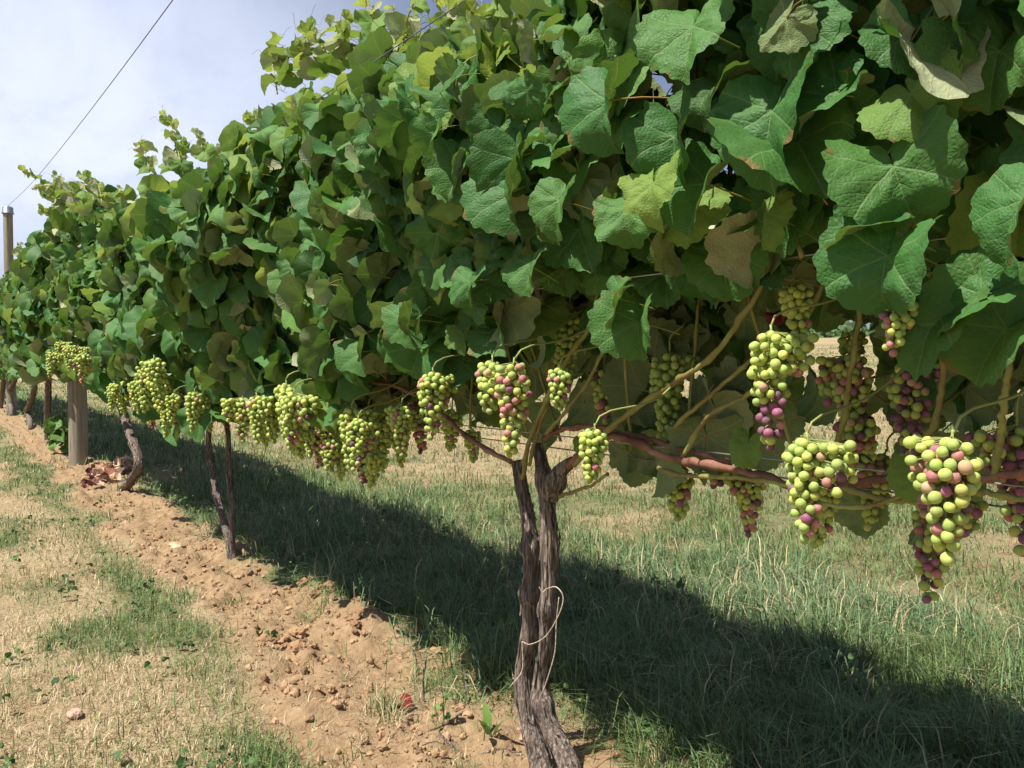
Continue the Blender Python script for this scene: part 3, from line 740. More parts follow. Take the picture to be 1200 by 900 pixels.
# ---- the near vine: twin trunks
def near_vine():
    v = vine_root(0.0, 'nearest grapevine, two twisted trunks tied with pale twine, big leaves and heavy clusters')
    trunk_px(v, [(606, 540), (614, 585), (620, 622), (624, 660), (621, 700), (620, 745), (613, 790), (618, 840), (630, 880), (640, 925)],
             [6.5, 7.5, 8.6, 9.6, 9.4, 9.0, 9.0, 10, 12.5, 16], 5, ((.26, .45, .028), (.41, .40, .024), (.56, .18, .04), (.75, .2, .05)))
    trunk_px(v, [(630, 520), (640, 575), (644, 625), (644, 672), (641, 720), (638, 765), (634, 810), (645, 852), (664, 890), (678, 925)],
             [7, 8.6, 9.2, 9.4, 9.0, 8.8, 9, 10.5, 13, 16], 8, ((.10, .45, .03), (.46, .42, .024), (.73, .50, .03), (.30, .15, .05)))
    # the head: gnarled stub where the right arm leaves
    trunk_px2 = [(646, 585), (650, 570), (657, 553), (672, 540)]
    trunk(v, rel(v, px_path(trunk_px2, -0.02)), [0.016, 0.019, 0.016, 0.011], 13, ((.3, .25, .15),), 'trunk_head', 40, 36)
    cane(v, px_path([(664, 545), (690, 527), (712, 513), (740, 516), (775, 532), (810, 543), (870, 553), (945, 573), (985, 569), (1060, 557), (1130, 561), (1215, 556)], -0.05), 0.0085, 0.0060, M_CORD, 'cordon', 12, n=90)
    cane(v, px_path([(636, 515), (660, 503), (700, 501), (745, 512), (800, 528), (860, 542)], -0.035), 0.0075, 0.005, M_CORD, 'cordon', 12, n=60)
    cane(v, px_path([(598, 540), (570, 527), (545, 510), (520, 487), (500, 470), (470, 455), (430, 447), (380, 440)], -0.05), 0.0072, 0.0045, M_CORD, 'cordon', 12, n=60)
    cane(v, px_path([(985, 569), (1020, 582), (1075, 588), (1140, 578), (1215, 590)], -0.07), 0.0055, 0.0045, M_CANE, 'cordon', 10)
    cane(v, px_path([(770, 548), (800, 558), (860, 560), (930, 570), (960, 590), (1010, 595), (1060, 580)], -0.09), 0.0048, 0.0035, M_CANE)
    for pts, r in (([(612, 560, -.03), (620, 520, -.05), (640, 470, -.06), (668, 415, -.08), (692, 380, -.10), (700, 330, -.1), (705, 230, -.08)], .0066),
                   ([(620, 545, -.04), (632, 500, -.05), (643, 470, -.05), (650, 430, -.04), (660, 350, -.02)], .0050),
                   ([(655, 582, -.03), (690, 570, -.04), (712, 556, -.05)], .0050),
                   ([(672, 545, -.05), (720, 498, -.07), (770, 462, -.10), (830, 420, -.13), (866, 375, -.15), (892, 335, -.16), (915, 250, -.16)], .0064),
                   ([(640, 508, -.05), (665, 480, -.07), (690, 445, -.09), (712, 400, -.10)], .0052),
                   ([(800, 535, -.05), (830, 488, -.06), (868, 468, -.07), (905, 440, -.06), (945, 372, -.05), (980, 300, -.05)], .0055),
                   ([(790, 500, -.06), (850, 448, -.08), (890, 415, -.10), (935, 400, -.12)], .0048),
                   ([(960, 565, -.04), (985, 505, -.05), (997, 440, -.06), (1005, 380, -.07), (1012, 300, -.06)], .0055),
                   ([(1035, 558, -.04), (1075, 525, -.05), (1100, 480, -.06), (1105, 380, -.08), (1085, 320, -.08)], .0058),
                   ([(1165, 556, -.05), (1172, 510, -.07), (1180, 440, -.09), (1195, 330, -.1)], .0058),
                   ([(500, 470, -.05), (520, 430, -.07), (512, 400, -.08), (515, 340, -.1)], .0045),
                   ([(905, 470, .0), (915, 410, .0), (900, 360, .0), (870, 280, .02)], .0045),
                   ([(1090, 330, -.20), (1075, 300, -.2), (1060, 240, -.18)], .0040),
                   ([(940, 300, -.2), (905, 200, -.2), (880, 150, -.2), (872, 60, -.15)], .0045)):
        cane(v, px_path(pts), r, r * 0.72, M_CANE)
    random_canes(v, -1.15, 1.5, 12)
    lv, stems = Leaves(), Acc()
    holes = [(935, 395, 1045, 560, 0.9), (560, 440, 725, 580, 1.0), (820, 545, 1200, 640, 1.0), (865, 380, 950, 540, .85), (730, 410, 830, 545, .8), (1040, 415, 1110, 520, .8), (1085, 490, 1170, 560, 1),
             (660, 560, 830, 700, 1.0), (480, 455, 560, 560, .9), (560, 380, 690, 450, .6), (940, 300, 1010, 400, .5), (640, 365, 700, 440, .9)]
    wins = [(925, 405, 1045, 470), (940, 465, 1000, 640), (800, 450, 835, 490), (470, 512, 600, 620), (590, 545, 730, 640), (850, 600, 1010, 660), (1110, 620, 1200, 700), (620, 470, 660, 500)]
    def keep(P):
        px, py, d = project(P + np.array([0, 0, -0.045])); ok = np.ones(len(P), bool)
        for a, b, c, e in wins: ok &= ~((px > a - 18) & (px < c + 18) & (py > b - 12) & (py < e + 18))
        for a, b, c, e, pr in holes:
            ok &= ~((px > a) & (px < c) & (py > b) & (py < e) & (P[:, 1] < 0.03) & (rng.random(len(P)) < pr))
        return ok & (d > 0.35)
    canopy(lv, -1.25, 1.6, 1330, 330, 700, 900, keep, (0.056, 0.112))
    n = 420; X = rng.uniform(-.75, 1.4, n); P = np.stack([X, rng.uniform(.03, .30, n), rng.uniform(.80, 1.22, n)], -1); ok = keep(P)
    lv.add(P[ok], (np.array([0, .8, .5]) + jit(n, .5))[ok], (np.array([0, 0, -1.0]) + jit(n, .45))[ok], rng.uniform(.07, .12, n)[ok], leafvar(n, .7, .12)[ok])
    # the big blades one can name in the photograph
    T0 = (0, 0, -1)
    heroes = [  # px, py of the stalk end, offset across the row, size, normal, tip, variant
        (713, 118, -.36, .175, (-.25, -1, .45), (-.1, 0, -1), 2), (812, 30, -.38, .15, (.1, -1, .6), (.05, 0, -1), 0), (905, 130, -.34, .18, (.1, -1, .4), (-.1, 0, -1), 10),
        (940, 20, -.33, .145, (-.1, -1, .5), (-.15, 0, -1), 6), (1078, 30, -.32, .13, (.2, -1, .6), (.25, 0, -1), 1), (1047, 195, -.34, .15, (.35, -1, .3), (.35, 0, -1), 2),
        (1032, 262, -.33, .12, (-.1, -1, .8), (-.9, 0, -.4), 5), (1040, 300, -.35, .145, (.0, -1, .4), (-.15, 0, -1), 2), (1180, 385, -.28, .145, (.0, -1, .5), (-.55, 0, -.8), 7), (1150, 345, -.30, .13, (.1, -1, .7), (-.7, 0, -.5), 10),
        (1200, 235, -.34, .12, (-.3, -1, .7), (-.3, 0, -.9), 10), (748, 378, -.28, .125, (.1, -1, .35), (.05, 0, -1), 7), (725, 350, -.30, .12, (-.4, -1, .5), (-.4, 0, -.8), 9),
        (600, 225, -.33, .16, (-.2, -1, .4), (.1, 0, -1), 7), (655, 235, -.33, .13, (.2, -1, .4), (-.2, 0, -1), 10), (830, 215, -.30, .15, (.1, -1, .6), (-.3, 0, -.9), 5),
        (790, 160, -.33, .14, (.1, -1, .3), (.0, 0, -1), 3), (980, 110, -.32, .14, (.0, -1, .7), (-.6, 0, -.6), 12), (1170, 60, -.30, .125, (.2, -1, .4), (-.2, 0, -1), 7),
        (620, 310, -.30, .12, (-.1, -1, .5), (.1, 0, -1), 1), (480, 375, -.28, .13, (-.2, -1, .3), (.15, 0, -1), 4), (550, 330, -.3, .13, (.1, -1, .4), (-.1, 0, -1), 8),
        (735, 245, -.33, .13, (.3, -1, .4), (.1, 0, -1), 13), (1100, 370, -.30, .13, (.2, -1, .7), (-.3, 0, -.9), 10), (770, 545, -.02, .13, (.5, .6, .2), (.1, 0, -1), 5),
        (735, 530, .03, .10, (-.5, .6, .1), (.05, 0, -1), 9), (1090, 585, .10, .15, (.3, 1, .2), (-.2, 0, -1), 3), (1010, 590, .10, .12, (-.3, 1, .2), (.2, 0, -1), 6),
        (1090, 540, .06, .17, (.1, 1, .3), (.0, 0, -1), 0), (960, 455, .09, .15, (.1, 1, .2), (-.2, 0, -1), 11)]
    hp = np.array([at(h[0], h[1], h[2]) for h in heroes])
    for i, h in enumerate(heroes):
        lv.add(hp[i:i + 1], np.array([h[4]], float), np.array([h[5]], float), np.array([h[3] * .62]), np.array([[rng.uniform(.2, .6), rng.uniform(0, .12), 0]]), h[6])
    for px, py in ((950, 350), (985, 345), (1015, 352), (965, 378), (1000, 372), (930, 372), (1035, 360), (975, 330), (905, 365), (830, 360), (870, 372), (800, 372), (760, 345)):
        lv.add(at(px, py - 25, rng.uniform(.08, .2))[None], np.array([[rng.normal(0, .4), .9, .4]]), np.array([[rng.normal(0, .3), 0, -1.0]]), np.array([rng.uniform(.06, .085)]), np.array([[.5, .1, 0]]))
    for px, py, Y, s, y_ in ((876, 520, -.13, .055, .5), (1078, 558, -.14, .05, .55), (806, 235, -.27, .09, .7), (765, 215, -.36, .075, .8), (690, 520, -.1, .04, .5), (545, 395, -.2, .05, .3), (700, 545, -.08, .03, .7)):
        lv.add(at(px, py, Y)[None], np.array([[.1, -1, .6]]), np.array([[.1, 0, -1.0]]), np.array([s]), np.array([[.7, y_, 0]]))
    for (a, b, n) in (((330, 75), (318, 42), 6), ((350, 70), (372, 38), 5), ((420, 60), (395, 22), 5), ((470, 60), (500, -20), 6), ((530, 70), (545, -30), 7), ((600, 60), (590, -40), 6), ((640, 70), (665, -20), 6), ((440, 50), (425, -25), 6),
                      ((700, 50), (735, -60), 6), ((345, 90), (335, 52), 5), ((365, 80), (350, 45), 5), ((400, 70), (405, 25), 6), ((455, 70), (462, 5), 6), ((490, 80), (480, 15), 6), ((515, 80), (530, 10), 6), ((545, 85), (560, 5), 7), ((575, 90), (570, 10), 7), ((610, 90), (628, 0), 7), ((630, 100), (615, 20), 6), ((660, 90), (650, 5), 6), ((690, 90), (700, 20), 6), ((325, 110), (312, 70), 4), ((720, 80), (705, -20), 7), ((295, 180), (280, 160), 4), ((310, 145), (288, 138), 4), ((560, 60), (520, -10), 6), ((380, 60), (350, 30), 5)):
        shoot(lv, at(a[0], a[1], -.08), at(b[0], b[1], rng.uniform(-.15, .05)), (rng.normal(0, .03), 0, .02), n, .085, .03, stems)
    lv.grow(v, seed=3)
    stems.build('shoot_tips', M_STEM, v)['kind'] = 'stuff'
    # clusters: px, py of the top, offset, kind, size class, scale
    for px, py, Y, kd, k, sc, rz in ((903, 372, -.16, 'mixed', 2, 1.0, 1.0), (945, 497, -.17, 'pink', 1, 1.0, 0.4), (965, 555, -.06, 'green', 0, .95, 2), (930, 318, -.13, 'green', 0, .85, 2), (1000, 400, -.03, 'blush', 1, 1.0, 3),
                                     (1003, 375, .02, 'green', 0, .8, 3), (1065, 408, -.04, 'purple', 2, .92, 1), (1118, 492, -.20, 'blush', 1, 1.02, 2.6), (1105, 560, -.05, 'purple', 2, .95, 0.2), (1192, 478, -.06, 'purple', 2, 1.0, 4),
                                     (785, 400, -.05, 'green', 2, .95, 1.5), (795, 535, -.02, 'pink', 0, .95, 0.3), (603, 412, -.20, 'pink', 2, .88, 3.6), (577, 410, -.15, 'pink', 0, .95, 1), (668, 352, -.10, 'green', 2, .9, 2), (655, 420, -.14, 'pink', 0, .7, 1),
                                     (697, 490, -.17, 'green', 0, .78, 1.2), (708, 420, -.02, 'purple', 1, 1.0, 2), (740, 430, .03, 'green', 1, 1.0, .5), (507, 425, -.15, 'pink', 1, .95, 2.2), (530, 470, -.06, 'green', 0, 1, 1), (552, 495, -.02, 'green', 0, .8, 1), (490, 462, -.03, 'purple', 1, 1, 3),
                                     (432, 470, -.17, 'mixed', 1, 1.0, 2), (448, 468, -.08, 'green', 2, 1, 1), (420, 475, -.2, 'pink', 1, .95, 1.9), (385, 425, -.16, 'pink', 2, 1.0, .4), (372, 420, -.20, 'blush', 1, 1.0, 4), (400, 460, -.08, 'green', 2, 1.0, 4), (352, 455, -.18, 'green', 1, 1.0, 5), (340, 475, -.2, 'green', 0, 1.0, 2), (412, 455, -.2, 'green', 2, 1.0, 1), (470, 462, -.15, 'pink', 1, .9, 3), (375, 485, -.12, 'purple', 1, 1, 2), (365, 478, -.12, 'green', 1, 1.0, 2), (385, 500, -.15, 'pink', 0, 1.0, 2), (408, 495, -.12, 'green', 1, 1.0, 3), (440, 505, -.13, 'green', 0, 1.0, 3), (468, 480, -.1, 'green', 1, .9, 5), (395, 470, -.05, 'green', 2, 1.05, 1), (425, 500, -.05, 'purple', 1, 1.0, 1),
                                     (838, 470, 0, 'purple', 1, .95, 1), (868, 440, .05, 'green', 1, 1, 1), (880, 540, .02, 'purple', 1, .9, 3), (1040, 520, .05, 'blush', 1, .9, 2), (1062, 330, -.22, 'blush', 0, .7, 2), (1005, 470, -.01, 'purple', 1, .95, 5)):
        front = Y <= -.14; py = py + (rng.normal(0, 7) if px < 480 else 0)
        cluster(v, at(px, py + (0 if px > 480 else 9), Y + ((-0.10 if px > 480 else rng.choice([-.03, .08])) if front else 0.05 if Y > -.12 else 0.0)), kd, k, sc * ((0.71 if front else 0.80) if px > 850 else 0.88 if px > 480 else 0.82), rz)
    # a dead red leaf caught behind the clusters
    V, F, C, A = TEMPL[(1, 3)]
    p = at(915, 372, -.1); Mx = np.array(Matrix.Rotation(1.2, 3, 'X') @ Matrix.Rotation(0.4, 3, 'Z'))
    build('withered_leaf', (V @ Mx.T) * .026 + rel(v, p), [F, C], plain('withered_red', (0.22, 0.022, 0.03), .6), v)['label'] = 'withered crimson leaf'
    # pale twine looped round both trunks
    pts = px_path([(640, 690, -.025), (652, 688, -.035), (660, 700, -.03), (655, 720, -.035), (640, 745, -.045), (622, 755, -.05), (612, 752, -.03)])
    a = Acc()
    for P in (pts, px_path([(655, 700, -.03), (652, 730, -.032), (650, 765, -.034), (640, 800, -.04), (634, 815, -.04)]), px_path([(612, 752, -.04), (612, 785, -.04), (600, 802, -.06), (597, 806, -.06)]), px_path([(640, 690, -.025), (636, 694, -.03), (632, 688, -.035)])):
        vv, ff, _ = tube(resample(P, 40), 0.0012, 7); a.add(vv, ff)
    return v, a
NEAR, twine = near_vine()
tag(twine.build('twine', M_STRING), 'pale loose twine looped around the twin trunks of the nearest vine', 'twine')

def row_vine(x, x0, x1, label, trunks, counts, clusters, shoots=(), ncane=6, size=(.07, .13), tr_kw=None, seed=1, stalk=False):
    v = vine_root(x, label)
    for t in trunks: trunk_px(v, *t, **(tr_kw or {}))
    xs = np.linspace(x1, x0, 9)
    cane(v, np.stack([xs, rng.normal(-.02, .02, 9), 0.71 + rng.normal(0, .012, 9)], -1), .008, .0065, M_CORD, 'cordon', 8, n=40)
    random_canes(v, x0, x1, ncane)
    lv, stems = Leaves(), Acc()
    canopy(lv, x0 - .08, x1 + .08, *counts, None, size)
    for a, b, n, s0 in shoots:
        shoot(lv, at(a[0], a[1], a[2]), at(b[0], b[1], b[2]), (0, 0, .04), n, s0, .035, stems)
    lv.grow(v, stalk, seed)
    if stems.n:
        stems.v = [a - np.array(v.location) for a in stems.v]; stems.build('shoot_tips', M_STEM, v)['kind'] = 'stuff'
    for px, py, Y, kd, k, sc in clusters: cluster(v, at(px, py, Y), kd, k, sc, None, 0, x > -4, x > -6)
    return v
row_vine(-2.4, -3.6, -1.2, 'second grapevine along the row, its two slim dark stems crossing in the shade',
         [([(246, 492), (245, 520), (251, 560), (257, 592), (267, 628), (272, 668)], [2.9, 3.2, 3.6, 3.8, 4.4, 5.2], 21, ((.5, .2, .05),)),
          ([(264, 488), (268, 515), (268, 550), (272, 600), (272, 635), (273, 668)], [2.8, 3.1, 3.4, 3.6, 4.2, 5.0], 22, ((.35, .2, .05),))],
         (1000, 280, 320, 340),
         ((335, 440, -.24, 'green', 2, 1), (318, 450, -.2, 'green', 1, 1), (300, 456, -.26, 'green', 1, .9), (285, 458, -.25, 'pink', 1, .9), (228, 452, -.30, 'green', 1, .9), (212, 448, -.25, 'purple', 1, 1), (205, 455, -.33, 'green', 0, .9), (350, 470, -.1, 'green', 1, 1), (245, 455, -.1, 'green', 1, 1), (345, 450, -.26, 'pink', 1, 1), (310, 462, -.1, 'green', 1, 1)),
         [((215, 205, -.1), (193, 130, -.12), 9, .10), ((175, 200, -.1), (162, 165, -.12), 7, .10), ((240, 190, -.1), (232, 155, -.1), 6, .1), ((200, 200, -.1), (212, 165, -.1), 6, .1), ((280, 180, -.1), (275, 150, -.1), 5, .09)], seed=5, stalk=True)
row_vine(-4.8, -6.0, -3.6, 'third grapevine with one dark trunk bent like an elbow, beside pinkish leaf litter',
         [([(136, 462), (145, 485), (153, 508), (161, 532), (163, 547), (156, 560), (146, 572), (143, 580)], [4, 4.4, 4.8, 4.8, 4.8, 5.2, 5.6, 5.6], 31, ())],
         (900, 230, 220, 260),
         ((180, 412, -.42, 'green', 2, 1.0), (187, 432, -.33, 'green', 1, .9), (157, 440, -.36, 'green', 1, .9), (148, 440, -.30, 'green', 0, .9), (134, 444, -.36, 'green', 1, .85), (178, 460, -.15, 'purple', 1, 1), (200, 462, -.25, 'green', 1, 1), (170, 425, -.36, 'green', 1, 1.1), (140, 450, -.2, 'green', 1, 1), (208, 468, -.2, 'green', 0, 1)),
         [((140, 250, -.1), (138, 215, -.1), 5, .1), ((120, 240, -.2), (113, 215, -.2), 4, .1)], 5, seed=7, tr_kw=dict(n=90, sides=36))
row_vine(-7.4, -8.4, -6.0, 'grapevine sprawling over the top of the thick wooden post, thin dark stem close behind it',
         [([(81, 425), (82, 470), (80, 505), (77, 530), (76, 542)], [2.6, 2.6, 2.6, 3, 3.4], 41, ())],
         (760, 210, 180, 190),
         ((70, 396, -.40, 'green', 1, .95), (79, 400, -.45, 'green', 1, .9), (86, 406, -.42, 'green', 0, .9), (91, 402, -.36, 'green', 1, .9), (62, 408, -.45, 'green', 1, 1), (100, 408, -.40, 'pink', 1, 1.1)),
         [((70, 235, -.35), (22, 198, -.6), 12, .12), ((80, 240, -.3), (40, 220, -.55), 10, .12), ((90, 240, -.3), (60, 205, -.5), 8, .13), ((100, 225, -.2), (95, 205, -.2), 6, .13), ((75, 260, -.35), (45, 245, -.5), 7, .13)], 4, (.1, .165), seed=9, tr_kw=dict(n=70, sides=28))
FAR = [(-9.7, -10.8, -8.6, [(57, 440), (56, 470), (55, 500), (55, 522)], 'slim grapevine just past the thick wooden post, stem half hidden by a leafy sprout'),
       (-11.9, -13.2, -10.8, [(41, 450), (37, 468), (32, 483), (36, 497), (36, 510)], 'distant grapevine with a dark kinked stem over bare soil, beyond the thick wooden post'),
       (-14.5, -15.6, -13.2, [(19, 442), (11, 458), (8, 467), (13, 477), (14, 488)], 'distant grapevine with a slanting forked stem, near the foot of the capped pole'),
       (-16.9, -18.0, -15.6, [(4, 440), (3, 455), (2, 468), (1, 480)], 'distant grapevine behind the capped pole, at the left edge of the photo'),
       (-19.3, -21.0, -18.0, [(-6, 440), (-7, 455), (-7, 475)], 'farthest grapevine in the row, past the capped pole')]
for i, (x, x0, x1, tp, lab) in enumerate(FAR):
    row_vine(x, x0, x1, lab, [(tp, [3.2 - .3 * i] * len(tp), 50 + i, ())], (800, 200, 120, 140), (),
             [((40 - 12 * i, 300, -.2), (33 - 12 * i, 283, -.25), 5, .13)] if i < 2 else [], 3, (.085, .14), seed=20 + i, tr_kw=dict(n=50, sides=18))

# ------------------------------------------------------------------ grass
def grass():
    def blades(X, Y, h, w, lean, col, name, label=None):
        n = len(X); Z = ground_z(X, Y)
        az = rng.uniform(0, 6.283, n); swp = rng.normal(0, 1, n)
        d = np.stack([np.cos(az), np.sin(az)], -1) * lean[:, None] + np.array([-0.35, 0.1]) * lean[:, None] * 0.8
        side = np.stack([-np.sin(az), np.cos(az)], -1)
        up = np.sqrt(np.maximum(0.08, 1 - np.minimum(lean, .98) ** 2))
        base = np.stack([X, Y, Z - 0.004], -1)
        mid = base + np.concatenate([d * h[:, None] * .38, (h * .62 * up)[:, None]], 1)
        tip = base + np.concatenate([d * h[:, None] * 1.05, (h * (1.0 * up - .30 * lean))[:, None]], 1)
        tip[:, 2] = np.maximum(tip[:, 2], Z + 0.004)
        s3 = np.concatenate([side, np.zeros((n, 1))], 1) * w[:, None]
        V = np.stack([base - s3, base + s3, mid + s3 * .75, mid - s3 * .75, tip], 1).reshape(-1, 3)
        o = (np.arange(n) * 5)[:, None]
        return build(name, V, [o + np.array([[0, 1, 2, 3]]), o + np.array([[3, 2, 4]])], M_GRASS, None, {'tint': np.repeat(col, 5, 0)}, True)
    # even in log distance from where one stands: dense at one's feet, sparser and broader far off
    def spots(n, r0, r1, half):
        r = np.exp(rng.uniform(math.log(r0), math.log(r1), n)); a = YAW + math.pi / 2 + rng.uniform(-half, half, n)
        return CAMP[0] + r * np.cos(a), CAMP[1] + r * np.sin(a), r
    X, Y, r = spots(760000, 1.35, 45, R(46))
    s = soil_mask(X, Y); g = green_mask(X, Y); clump = fbm(X * 6, Y * 6, 0, 55, 3)
    u = rng.random(len(X))
    tall = sstep(Y, 0.05, 0.3) * (1 - 0.7 * sstep(Y, 1.15, 1.8))
    keep = (u < np.clip((1 - s) * (0.80 + 0.55 * clump), 0.03 + 0.50 * sstep(clump + .25 * fbm(X * 2, Y * 2, 0, 97, 2), .38, .85), 1)) & (rng.random(len(X)) < np.where(Y < -.25, 0.75 + 0.25 * g, 1.0))
    X, Y, r, g, tall, clump = [a[keep] for a in (X, Y, r, g, tall, clump)]
    n = len(X)
    isg = rng.random(n) < g * 0.92
    straw = np.array([[0.56, 0.44, 0.25], [0.64, 0.53, 0.33], [0.42, 0.30, 0.17], [0.52, 0.40, 0.25]])[rng.integers(0, 4, n)]
    green = np.array([[0.09, 0.145, 0.036], [0.125, 0.185, 0.05], [0.18, 0.23, 0.072], [0.11, 0.165, 0.052]])[rng.integers(0, 4, n)]
    lime = np.array([0.19, 0.28, 0.105])
    green = np.where((rng.random(n) < np.where(Y > 0, .38, .25))[:, None], lime, green)
    col = np.where(isg[:, None], green, straw) * rng.uniform(0.75, 1.2, (n, 1))
    h = np.where(Y < -.2, rng.uniform(.020, .055, n) * (0.85 + 0.5 * isg), rng.uniform(.030, .080, n) * (1 + 1.0 * tall) * (1 + .45 * clump))
    dry = (~isg) & (Y > 0); h = np.where(dry, h * .60, h); col = np.where(dry[:, None], col * np.array([.84, .76, .74]), col)
    lean = np.clip(rng.normal(np.where(isg, .72, .86) + .08 * (Y > 0), .24, n), .05, 1.2)
    w = np.where(dry, .75, 1.0) * rng.uniform(.0007, .0015, n) * np.maximum(1, r / 3.0) * np.where(Y > 0, 1.15, 1)
    L = Y < -0.1
    tag(blades(X[L], Y[L], h[L], w[L], lean[L], col[L], 'dry_grass'), 'short dry mown grass with green patches beside the bare soil', 'grass', kind='stuff')
    D = ~L
    tag(blades(X[D], Y[D], h[D], w[D], lean[D], col[D], 'grass'), 'longer grass in the shade of the row and in the sun beyond', 'grass', kind='stuff')
    # bits of cut straw lying on the soil
    m = 2600; X = CAMP[0] - np.exp(rng.uniform(math.log(1.1), math.log(8), m)); Y = rng.uniform(-.45, .25, m); ok = (fbm(X * 5, Y * 5, 0, 35, 2) > -.1); X, Y = X[ok], Y[ok]; m = len(X)
    c = np.array([0.50, 0.40, 0.24]) * rng.uniform(.45, 1.2, (m, 1))
    tag(blades(X, Y, rng.uniform(.012, .05, m), rng.uniform(.0006, .0012, m), np.full(m, 1.15), c, 'cut_straw'), 'bits of dry cut straw strewn over the bare soil', 'straw', kind='stuff')
    # long lodged tussocks behind the row
    m = 16000
    cx, cy = rng.uniform(-3.5, 1.3, 260), np.abs(rng.normal(.75, .5, 260)) + .12; cx[:90], cy[:90] = rng.normal(-.35, .4, 90), rng.normal(1.45, .22, 90)
    k = rng.integers(0, 260, m); X = cx[k] + rng.normal(0, .07, m); Y = cy[k] + rng.normal(0, .06, m)
    c = np.where((rng.random(m) < .8)[:, None], np.array([0.13, 0.21, 0.09]), np.array([0.50, 0.42, 0.24])) * rng.uniform(.7, 1.35, (m, 1))
    tag(blades(X, Y, rng.uniform(.10, .24, m), rng.uniform(.0013, .0024, m), np.clip(rng.normal(.85, .2, m), .3, 1.2), c, 'long_grass'), 'long lodged green grass tussocks behind the vine row', 'grass', kind='stuff')
grass()

# ------------------------------------------------------------------ loose soil, litter, weeds, stones, sticks
def lump(V, seed, amp=.35, f=2.0): return V * (1 + amp * fbm(V[:, 0] * f + seed, V[:, 1] * f, V[:, 2] * f, seed % 97, 3))[:, None]
def crumbs():
    a = Acc(); V, F = ICO[1]
    n = 5200; X = CAMP[0] - np.exp(rng.uniform(math.log(1.2), math.log(9), n)); Y = rng.uniform(-.42, .2, n)
    ok = rng.random(n) < soil_mask(X, Y) * (0.35 + 0.65 * (fbm(X * 4, Y * 4, 0, 66, 2) > 0.0)); X, Y = X[ok], Y[ok]; Z = ground_z(X, Y)
    for i in range(len(X)):
        s = .0022 + .010 * rng.random() ** 5
        a.add(lump(V, int(rng.integers(0, 999))) * s * rng.uniform(.7, 1.3, 3) + np.array([X[i], Y[i], Z[i] + s * .3]), F, tint=np.array([0.36, 0.235, 0.135]) * rng.uniform(.6, 1.3))
    V, F = ICO[2]
    for px, py, s in ((360, 692, .03), (385, 705, .035), (318, 745, .035), (330, 752, .028), (305, 755, .02), (345, 760, .03), (430, 715, .03), (258, 710, .015), (210, 640, .02), (185, 625, .02), (420, 735, .035), (400, 690, .03), (455, 700, .03), (520, 775, .025), (545, 790, .03), (240, 640, .018)):
        p = at_ground(px, py)
        for j in range(5):
            o = rng.normal(0, s * .8, 2); sc = s * rng.uniform(.35, .8); x, y = p[0] + o[0], p[1] + o[1]
            a.add(lump(V, int(rng.integers(0, 999)), .45) * sc * np.array([1.1, 1, .75]) + np.array([x, y, gz(x, y) + sc * .25]), F, tint=np.array([0.34, 0.21, 0.115]) * rng.uniform(.65, 1.2))
    tag(a.build('soil_crumbs', M_CRUMB, smooth=False), 'loose crumbs and clods of dry brown soil in the bare strip', 'soil', kind='stuff')
crumbs()
def small_leaf(p, s, N, T, tint, acc, kk=1):
    V, F, C, A = TEMPL[(1, kk)]; N = unit(np.array(N, float)); T = unit(np.array(T, float) - N * np.dot(T, N)); M = np.stack([np.cross(T, N), T, N], -1)
    acc.add(V @ M.T * s + p, [F, C], tint=tint)
M_LITTER = tinted_material('fallen_leaf', .7, .2, .15)
